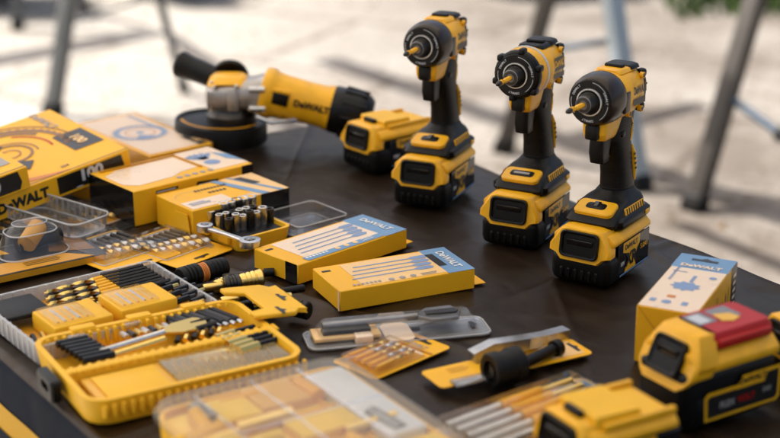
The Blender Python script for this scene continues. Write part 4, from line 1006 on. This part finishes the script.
# ------------------------------------------------------------------ yellow open case
def yellow_case():
    n = T(90, 431)
    yaw = R(30); ux, uy = V((math.cos(yaw), math.sin(yaw), 0)), V((-math.sin(yaw), math.cos(yaw), 0))
    lx, ly, h = .222, .172, .026
    t = thing('yellow_bit_case', 'open yellow plastic case with a spade bit and bit rows, behind the clear lidded organiser', 'tool case', n + ux*lx/2 + uy*ly/2, yaw)
    m = MB(); m.tray(lx, ly, h, .022, .006, .004, 'yellow_soft', flare=.004)
    yb = -.004
    m.box((0, yb, .014), (lx-.010, .012, .022), 'yellow_soft', .003)
    for k in range(24): m.box((-lx/2+.014 + k*.0092, yb, .0235), (.005, .014, .004), 'yellow_soft', .0012, 1)
    for k in range(24):
        m.box((-lx/2+.016 + k*.0088, ly/2-.008, h-.010), (.0045, .006, .018), 'yellow_soft', .0012, 1); m.box((-lx/2+.016 + k*.0088, -ly/2+.001, h-.012), (.0045, .006, .014), 'yellow_soft', .0012, 1)
    for k in range(3): m.box((-lx*.25 + k*.06, ly/2+.001, h-.001), (.026, .012, .006), 'yellow_soft', .002)
    m.build('case', t)
    ins = MB(); ins.box((.002, -.048, .015), (lx-.030, .070, .006), 'cover_yellow', .002); ins.box((-.055, -.048, .0195), (.062, .056, .003), 'yellow_soft', .001); ins.build('insert', t)
    lid = MB(); lid.box((.042, -.045, .0205), (.118, .058, .003), 'clear_yellow', .001)
    lid.build('clear_cover', t)
    for k in range(11): q = MB(); q.rod((-.006+k*.009, -.066, .0185), (-.004+k*.0095, -.026, .0185), .0018, 'gold', 6); q.build('screwdriver_bit', t)
    # left block of black bits
    for k in range(7): q = MB(); q.rod((-lx*.40 + k*.0015, .068 - k*.0085, .022), (-lx*.40 + .032 + k*.0015, .068 - k*.0085, .022), .0038, 'black', 6); q.build('screwdriver_bit', t)
    # spade bit
    sp = MB(); sp.rod((-lx*.26, .030, .022), (lx*.06, .040, .024), .0030, 'steel', 8); sp.rod((-lx*.22, .020, .020), (lx*.04, .028, .022), .0035, 'gold', 8)
    sp.T = Matrix.Translation((lx*.06, .040, .024)) @ Matrix.Rotation(R(6), 4, 'Z')
    sp.prism([(0, -.004), (.014, -.013), (.040, -.014), (.044, -.010), (.048, 0), (.044, .010), (.040, .014), (.014, .013), (0, .004)], -.0015, .0015, 'z', 'gold', .0006, 1); sp.T = Matrix(); sp.build('spade_bit', t)
    for j in range(2): q = MB(); q.rod((lx*.20, .032+.014*j, .022), (lx*.30, .034+.014*j, .023), .0042, 'black', 8); q.build('screwdriver_bit', t)
    # right rows of bits
    for k in range(7): q = MB(); q.rod((lx*.36 - k*.008, .078, .021), (lx*.36 - k*.008 + .012, .036, .022), .0036, 'dark_steel' if k % 2 else 'black', 6); q.rod((lx*.36 - k*.008+.012, .036, .022), (lx*.36 - k*.008+.014, .028, .022), .0022, 'steel', 6); q.build('screwdriver_bit', t)
    for k in range(5):
        q = MB(); q.rod((lx*.24 + k*.002, .004 - k*.010, .022), (lx*.24 + .022 + k*.002, .008 - k*.010, .022), .0042, 'gold', 6); q.rod((lx*.24 + .022 + k*.002, .008-k*.010, .022), (lx*.24 + .046 + k*.002, .011-k*.010, .022), .0030, 'black', 6); q.build('screwdriver_bit', t)
    for k in range(9): q = MB(); q.rod((-lx*.10 + k*.0075, .066, .020), (-lx*.095 + k*.0075, .052, .021), .0030, ('steel', 'dark_steel', 'gold')[k % 3], 6); q.build('screwdriver_bit', t)
    for k in range(6): q = MB(); q.rod((lx*.08 + k*.009, .018, .020), (lx*.10 + k*.009, .024, .0215), .0032, ('black', 'gold')[k % 2], 6); q.build('screwdriver_bit', t)
    # black latch on the left end
    la = MB(); la.loft([[(x, y, z) for y, z in rrect(a, b, .004)] for x, a, b in ((-lx/2-.011, .030, .020), (-lx/2-.013, .032, .022), (-lx/2-.003, .034, .024))], 'black'); la.T = Matrix.Translation((-lx/2-.008, -.004, .016))
    la.T = Matrix.Translation((-lx/2 - .008, .0, .013)); la.v = []; la.f = []; la.m = []
    f = lambda w, h_, x: [(x, y, z) for y, z in rrect(w, h_, .004)]
    la.loft([f(.044, .022, .004), f(.044, .022, -.004), f(.040, .019, -.006), f(.022, .008, -.005), f(.020, .007, .002)], 'black'); la.T = Matrix()
    la.build('latch', t)
    # hanger plate at the right end with two cut-outs
    hg = MB(); W, Hh = .062, .088; hole = lambda cx, cy, a, b: (cx, cy, a, b)
    hg.T = Matrix.Translation((lx/2 - .012, .052, .030)) @ Matrix.Rotation(R(6), 4, 'Y')
    hg.prism([(0, -Hh/2), (W-.016, -Hh/2), (W, -Hh/2+.018), (W, -.036), (.046, -.030), (.046, .030), (W, .036), (W, Hh/2-.018), (W-.016, Hh/2), (0, Hh/2), (0, .030), (.020, .024), (.020, -.024), (0, -.030)], 0, .005, 'z', 'yellow_soft', .0012, 1)
    hg.prism([(.044, -.031), (W, -.037), (W, .037), (.044, .031)], .0001, .0051, 'z', 'yellow_soft')
    fr = (V((0, 0, .0053)), X, Y)
    for cy in (-.036, .0): hg.dec(fr, [(.048 if cy == 0 else .030, cy-.010), (.052 if cy == 0 else .034, cy-.010), (.052 if cy == 0 else .034, cy-.004), (.057 if cy == 0 else .039, cy), (.052 if cy == 0 else .034, cy+.004), (.052 if cy == 0 else .034, cy+.010), (.048 if cy == 0 else .030, cy+.010)], 'black_print', 1)
    hg.T = Matrix(); hg.build('hanger_plate', t)
yellow_case()

# ------------------------------------------------------------------ clear lidded organiser in the foreground
def organizer():
    n, yaw, lx, ly = fit((350, 352), (145, 402), (475, 437), .050)   # corner = far right
    a = T(340, 351, .05); u = (T(145, 399, .05) - a); v = (T(475, 437, .05) - a)
    yaw = math.atan2(u.y, u.x) + math.pi; yaw2 = math.atan2(v.y, v.x) + math.pi/2; yaw = (yaw + yaw2)/2
    ux, uy = V((math.cos(yaw), math.sin(yaw), 0)), V((-math.sin(yaw), math.cos(yaw), 0)); W, Lg = u.length + .002, .27
    c = a - ux*W/2 - uy*Lg/2
    t = thing('parts_organizer', 'large yellow parts organiser with a clear lid, nearest thing on the table', 'organiser', (c.x, c.y, TABLE_Z), yaw)
    m = MB(); m.tray(W-.008, Lg-.008, .040, .020, .004, .006, 'yellow_soft', flare=.002); m.box((0, 0, .027), (W-.02, Lg-.02, .014), 'bright_yellow', .002); m.build('base', t)
    d = MB()
    for x in (-.30, -.02, .22): d.box((W*x, 0, .022), (.002, Lg-.02, .030), 'yellow_soft')
    for y in (-.25, .0, .24): d.box((0, Lg*y, .022), (W-.02, .002, .030), 'yellow_soft')
    d.build('divider', t)
    rnd = random.Random(9)
    for k in range(26):
        x = rnd.uniform(-W*.43, W*.40); y = rnd.uniform(-Lg*.40, Lg*.43); q = MB(); a_ = rnd.choice((0, .2, 1.4, 1.7)); L_ = rnd.uniform(.012, .028); mm = ('gold', 'yellow_soft', 'yellow', 'tool_grey', 'bright_yellow')[k % 5]
        q.rod((x - L_*math.cos(a_), y - L_*math.sin(a_), .038 + .001*(k % 3)), (x + L_*math.cos(a_), y + L_*math.sin(a_), .039 + .001*(k % 3)), .005 + .003*(k % 2), mm, 8); q.build('screwdriver_bit', t)
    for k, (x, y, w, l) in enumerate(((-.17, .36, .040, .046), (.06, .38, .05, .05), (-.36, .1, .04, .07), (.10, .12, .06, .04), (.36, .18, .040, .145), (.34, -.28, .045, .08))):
        q = MB(); q.box((W*x, Lg*y, .037), (w, l, .012), ('bright_yellow', 'cover_yellow', 'bright_yellow', 'bright_yellow', 'white', 'bright_yellow')[k], .003); q.build('insert', t)  # the white block puts the lid's sky reflection into colour
    l = MB(); f = lambda w, h_, r, z: [(x, y, z) for x, y in rrect(w, h_, r, 6)]
    l.loft([f(W, Lg, .024, .038), f(W+.002, Lg+.002, .025, .0405), f(W+.002, Lg+.002, .025, .044), f(W-.006, Lg-.006, .022, .050), f(W-.014, Lg-.014, .020, .0505)], 'clear_lid', False, True)
    for x in (-.30, -.02, .22): l.box((W*x, 0, .0515), (.0025, Lg-.03, .0012), 'clear_thin')
    l.box((0, Lg*.12, .0515), (W-.03, .0025, .0012), 'clear_thin'); l.build('clear_lid', t, 30)
organizer()

# ------------------------------------------------------------------ nut drivers
NG = 'loose magnetic nut drivers behind the hanger plate'
def nut_driver(label, a, b, prof, z=.009):
    p, q = T(*a, z), T(*b, z); c = (p + q)/2; yaw = math.atan2((q-p).y, (q-p).x); L_ = (q-p).length
    t = thing('nut_driver', label, 'nut driver', (c.x, c.y, TABLE_Z), yaw, NG)
    for name, f0, f1, r0, r1, mm in prof:
        pr = [(r0*.86, 0), (r0, .06)]
        if r0 > .007:
            for k in range(3): u = .25 + .2*k; ra_ = r0 + (r1-r0)*u; pr += [(ra_, u - .03), (ra_*.90, u), (ra_*.90, u + .04), (ra_, u + .07)]
        pr += [(r1, .94), (r1*.86, 1)]
        m = MB(); m.axis((-L_/2 + L_*f0, 0, max(r0, r1, z)), (-L_/2 + L_*f1, 0, max(r0, r1, z)), pr, mm, 20); m.build(name, t, 40)
    return t
nut_driver('thick black nut driver with an orange ring, farthest left', (180, 279), (225, 266), [('socket_end', 0, .40, .0125, .0125, 'rubber'), ('colour_band', .40, .55, .0115, .0115, 'orange'), ('shank', .55, 1, .0120, .0110, 'rubber')], .012)
nut_driver('brass coloured quick release chuck with a thin dark shank', (203, 288), (262, 279), [('shank', 0, .35, .0042, .0042, 'gold'), ('collar', .35, .62, .0095, .0095, 'dark_steel'), ('sleeve', .62, 1, .0085, .0110, 'gold')], .010)
nut_driver('black barrel nut driver with gold tip and slim shank, middle of the pile', (221, 302), (304, 288), [('tip', 0, .22, .0055, .0060, 'gold'), ('barrel', .22, .64, .0105, .0105, 'rubber'), ('collar', .64, .68, .0075, .0075, 'light_grey'), ('shank', .68, 1, .0040, .0045, 'rubber')], .011)
nut_driver('dark nut driver with a wide black socket at its right end, lowest of the pile', (262, 302), (309, 311), [('shank', 0, .60, .0045, .0045, 'dark_steel'), ('socket_end', .58, 1, .0090, .0100, 'rubber')], .010)
nut_driver('slim brass ended driver lying between the black barrel and the hanger plate', (250, 300), (292, 298), [('shank', 0, .55, .0050, .0050, 'rubber'), ('tip', .55, 1, .0065, .0065, 'gold')], .007)
nut_driver('thin dark extension rod lying in front of the orange ringed nut driver', (175, 292), (232, 281), [('rod', 0, .7, .0040, .0040, 'rubber'), ('collar', .7, 1, .0060, .0060, 'rubber')], .005)

nut_driver('short brass socket lying between the orange ringed driver and the brass chuck', (216, 287), (238, 277), [('socket_end', 0, .6, .0075, .0075, 'gold'), ('shank', .6, 1, .0045, .0045, 'dark_steel')], .008)
nut_driver('slender dark hex rod behind the brass coloured chuck', (222, 276), (274, 272), [('rod', 0, .8, .0035, .0035, 'dark_steel'), ('tip', .8, 1, .0050, .0050, 'rubber')], .005)
nut_driver('dark stubby socket nearest the wrench ring end of the pile', (236, 310), (266, 303), [('socket_end', 0, .5, .0080, .0080, 'rubber'), ('shank', .5, 1, .0045, .0045, 'gold')], .008)

# ------------------------------------------------------------------ spade blister, bit card, adaptor card
def spade_blister():
    a, b = T(305, 343), T(487, 326); c = (a + b)/2; yaw = math.atan2((b-a).y, (b-a).x); L_ = (b-a).length
    t = thing('blister_pack', 'long clear blister pack holding a steel spade bit, in front of the flat cartons', 'blister pack', (c.x, c.y, TABLE_Z), yaw)
    m = MB(); m.prism(rrect(L_, .050, .010), .0005, .002, 'z', 'clear_frosted'); ring_ = [(x, y, .0022) for x, y in rrect(L_-.002, .048, .010, 4)]; m.tube(ring_ + ring_[:2], .0009, 'clear_milky', 6); m.prism(rrect(.030, .046, .008), .0022, .0032, 'z', 'pale_print'); m.build('backing', t)  # milky tube paints a highlight round the backing edge
    p = MB(); p.box((-L_*.28, .002, .006), (L_*.36, .030, .004), 'tan_print', .001); p.box((-L_*.28, .0, .0105), (.05, .012, .004), 'black_print'); p.box((-L_*.20, -.014, .006), (.018, .014, .008), 'pale_print', .001); p.build('label_insert', t)
    s = MB(); s.rod((-L_*.40, .008, .014), (L_*.12, .008, .015), .0038, 'tool_grey', 10); s.T = Matrix.Translation((L_*.12, .006, .014))
    s.prism([(0, -.005), (.012, -.015), (.040, -.016), (.046, 0), (.040, .018), (.012, .016), (0, .005)], 0, .004, 'z', 'tool_grey', .001, 1); s.prism([(.008, -.004), (.040, -.005), (.044, 0), (.040, .007), (.008, .004)], .0041, .0055, 'z', 'dark_steel', .0004, 1); s.T = Matrix(); s.build('spade_bit', t)
    g = MB(); g.loft([[(x, y + .004, z) for x, y in rrect(w, l, .006)] for w, l, z in ((L_*.88, .038, .002), (L_*.84, .032, .014), (L_*.80, .024, .0185))], 'clear_thin', False); g.build('blister', t, 30)
    h = MB(); h.dec((V((L_/2-.016, 0, .0036)), X, Y), [(-.003, -.008), (.001, -.008), (.004, 0), (.001, .008), (-.003, .008)], 'black_print', 1); h.build('hanging_hole', t)
spade_blister()
def front_card():
    a, b = T(360, 369), T(423, 343); c = (a + b)/2; yaw = math.atan2((b-a).y, (b-a).x)
    t, m, fr = card('drill_bit_card', 'yellow hanging card of thin bits with a grey blister, beside the clear lidded organiser', 'bit card', c, yaw, (b-a).length*1.22, .062, 'yellow_card', hole=True, z=.001)
    w = (b-a).length*1.22; m.box((w/2 - .028, 0, .0015), (.003, .058, .001), 'yellow_deep'); m.text(fr, 'DeWALT', w/2-.021, .0, .008, 'grey_print', 2, -90); m.rect(fr, -w*.46, -.028, w*.18, .028, 'yellow_deep', 1); m.build('card', t)
    for k in range(5): drill_bit(t, (-w*.38, -.020+k*.010, .006), (w*.14, -.018+k*.009, .006), .0022, 'steel' if k % 2 else 'gold', 'yellow')
    q = MB(); q.prism([(-w*.45, -.025), (w*.2, -.025), (w*.2, .025), (-w*.45, .025)], .001, .0095, 'z', 'clear_thin', .003, 2); q.build('blister', t)
front_card()
def adapter():
    a, b = T(432, 386), T(580, 352); c = (a+b)/2; yaw = math.atan2((b-a).y, (b-a).x); L_ = (b-a).length*1.02
    t, m, fr = card('adaptor_card', 'yellow hanging card carrying a thick black socket adaptor, in the middle foreground', 'adaptor card', c, yaw, L_, .043, 'yellow_card', z=.006, hole=True)
    m.rect(fr, L_*.24, -.016, L_*.46, .016, 'tan_print', 1); bars(m, fr, -L_*.36, .012, 3, .03, 'yellow_deep', 1); m.build('card', t)
    e = MB(); e.box((-L_*.26, -.022, .003), (L_*.34, .014, .003), 'clear_frosted', .001); e.build('clear_edge', t)
    s = MB(); M = Matrix.Translation((-.022, -.032, .0135)) @ Matrix.Rotation(R(4), 4, 'Z') @ Matrix.Rotation(R(90), 4, 'Y')
    s.lathe([(.0105, -.014), (.0105, -.020), (.0160, -.020), (.0178, -.018), (.0178, -.010), (.0162, -.0088), (.0162, .003), (.0178, .0042), (.0178, .014), (.0158, .016), (.009, .016)], 'rubber', 32, M); so_ = s.build('socket_adaptor', t, 40)
    q = MB(); q.lathe([(.0080, -.0203), (.0080, -.0175), (.0, -.0175)], 'dark_steel', 6, M, False); q.build('hex_recess', so_)
    q = MB(); q.rod((-.004, -.028, .010), (.048, -.008, .008), .0060, 'rubber', 16); q.rod((.048, -.008, .008), (.056, -.006, .008), .0085, 'rubber', 16); q.build('shank', t)
    # bent flat steel bar behind it
    p = [T(472, 357, .012), T(492, 347, .018), T(526, 342, .018), T(543, 339, .010), T(566, 333, .010)]
    o = (p[0] + p[-1])/2; tt = thing('offset_bar', 'pale cranked steel bar lying behind the black socket adaptor', 'steel bar', (o.x, o.y, TABLE_Z), 0)
    b_ = MB(); rings = []
    for i, x in enumerate(p):
        x = x - V((o.x, o.y, TABLE_Z)); d = (p[min(i+1, 4)] - p[max(i-1, 0)]).normalized(); s_ = d.cross(Z).normalized(); u_ = s_.cross(d)
        rings.append([x + s_*.0065 + u_*.0060, x - s_*.0065 + u_*.0060, x - s_*.0065 - u_*.0060, x + s_*.0065 - u_*.0060])
    b_.loft(rings, 'ring_metal'); b_.build('bar', tt, 20)
adapter()
def long_bits():
    a, b = T(470, 440), T(600, 392); c = (a+b)/2 - V((0, .012, 0)); yaw = math.atan2((b-a).y, (b-a).x)
    t, m, fr = card('drill_bit_card', 'peach card of long yellow banded bits at the bottom edge, left of the plain battery', 'bit card', c, yaw, .19, .085, 'tan_print', z=.001, hole=False)
    m.rect(fr, .055, -.035, .092, .035, 'pale_blue', 1); m.build('card', t)
    for k in range(5):
        q = MB(); y = .030 - k*.014; q.rod((-.085, y, .008), (-.020, y, .009), .0040, 'steel', 8); q.rod((-.020, y, .009), (.030, y, .009), .0055, 'yellow', 10); q.rod((.030, y, .009), (.070, y, .009), .0035, 'gold', 8); q.build('drill_bit', t)
    q = MB(); q.prism([(-.09, -.038), (.075, -.038), (.075, .038), (-.09, .038)], .001, .017, 'z', 'clear_thin', .003, 2); q.build('blister', t)
long_bits()

# ------------------------------------------------------------------ foreground batteries
def big_battery(label, loc, yaw, top='red'):
    t = thing('power_tool_battery', label, 'battery', loc, yaw - R(90), 'batteries in the right foreground')
    W, L_ = .070, .112
    m = MB(); m.box((0, 0, .030), (W, L_, .058), 'black', .009, 3); m.box((0, .0, .020), (W+.004, L_-.02, .030), 'black', .006, 2)
    m.box((0, -L_/2+.004, .028), (W-.016, .012, .034), 'black', .004)
    m.build('housing', t)
    s = MB(); w2 = W/2
    prof = [(-w2-.001, .056), (-w2-.001, .064), (-w2+.010, .074), (w2-.010, .074), (w2+.001, .064), (w2+.001, .056)]
    s.prism(prof, -L_/2+.008, L_/2, 'y', 'yellow', .002)
    fr = [(-w2-.001, .054), (-w2+.004, .046), (-w2+.012, .040), (w2-.012, .040), (w2-.004, .046), (w2+.001, .054), (w2+.001, .066), (w2-.012, .088), (-w2+.012, .088), (-w2-.001, .066)]
    y0 = -L_/2-.008; s.loft([[(x*.94, y0 + (z-.03)*.44, .055+(z-.055)*.94) for x, z in fr], [(x, y0+.003 + (z-.03)*.44, z) for x, z in fr], [(x, y0+.026 + (z-.03)*.40, z) for x, z in fr]], 'yellow'); s.build('shell', t)
    lt = MB(); lt.T = Matrix.Translation((0, y0 + .0128, .0665)) @ Matrix.Rotation(R(-25), 4, 'X')
    f = lambda w, h, y, rr=.006: [(x, y, z) for x, z in rrect(w, h, rr)][::-1]
    lt.loft([f(.040, .034, .004), f(.040, .034, -.002), f(.038, .032, -.003), f(.033, .027, -.0025, .004), f(.031, .025, -.0012, .004)], 'black'); lt.box((0, -.0014, .004), (.026, .003, .008), 'black_gloss', .001, 2, Matrix.Rotation(R(25), 4, 'X')); lt.T = Matrix(); lt.build('release_latch', t)
    c = MB()
    if top == 'red':
        c.loft([[(x, y + .016, z) for x, y in rrect(w, l, .006)] for w, l, z in ((.054, .078, .071), (.054, .078, .083), (.048, .072, .088))], 'red')
        frt = (V((0, .016, .088)), X, Y); c.rect(frt, -.020, -.033, .004, .020, 'grey', 1); c.rect(frt, -.017, -.030, .002, -.016, 'light_grey', 2); c.dec(frt, [(-.010, -.004), (.006, -.008), (.012, .002), (.008, .014), (-.004, .012)], 'cover_yellow', 2); c.rect(frt, -.020, -.010, .004, -.006, 'red', 2)
        for sx in (-1, 1): c.box((sx*.0285, .016, .079), (.006, .066, .008), 'red', .002)
        c.build('terminal_cover', t)
    for sx in (1, -1):
        lb = MB(); fr_ = (V((sx*(w2+.0022), .010, .028)), Y*sx, Z); lb.T = Matrix()
        lb.dec(fr_, [(-.046, -.018), (.044, -.018), (.048, -.014), (.048, .018), (.012, .018), (.004, .010), (-.044, .010), (-.048, .006)], 'yellow', 1)
        lb.dec(fr_, [(-.043, -.015), (.042, -.015), (.0445, -.012), (.0445, .0145), (.014, .0145), (.006, .0065), (-.042, .0065), (-.0445, .004)], 'black_print', 2)
        lb.text(fr_, 'DeWALT', -.014, .013, .0075, 'black_print', 3) if False else None
        lb.dec(fr_, [(-.010, .006), (.026, .006), (.030, .018), (-.002, .018)], 'yellow', 3); lb.text(fr_, 'DeWALT', .011, .0125, .0082, 'black_print', 4, bold=.04)
        lb.text(fr_, 'FLEX', -.020, -.005, .0085, 'grey_print', 4, bold=.04); lb.text(fr_, 'VOLT', .004, -.005, .0085, 'red', 4, bold=.04); lb.text(fr_, '54V', .030, -.003, .007, 'grey_print', 4)
        lb.build('rating_label', t)
    return t
big_battery('large black and yellow battery with a red cover on top, in the right foreground', T(688, 438) + V((math.cos(R(33))*.054 - math.sin(R(33))*.036, math.sin(R(33))*.056 + math.cos(R(33))*.036, 0)), R(33), 'red')
lone_battery('plain yellow topped battery in the bottom foreground, left of the red covered one', T(603, 474), R(30), 'batteries in the right foreground', .098, .070)
lone_battery('battery cut off by the right edge of the view, beyond the red covered one', T(826, 375), R(25), 'batteries in the right foreground')
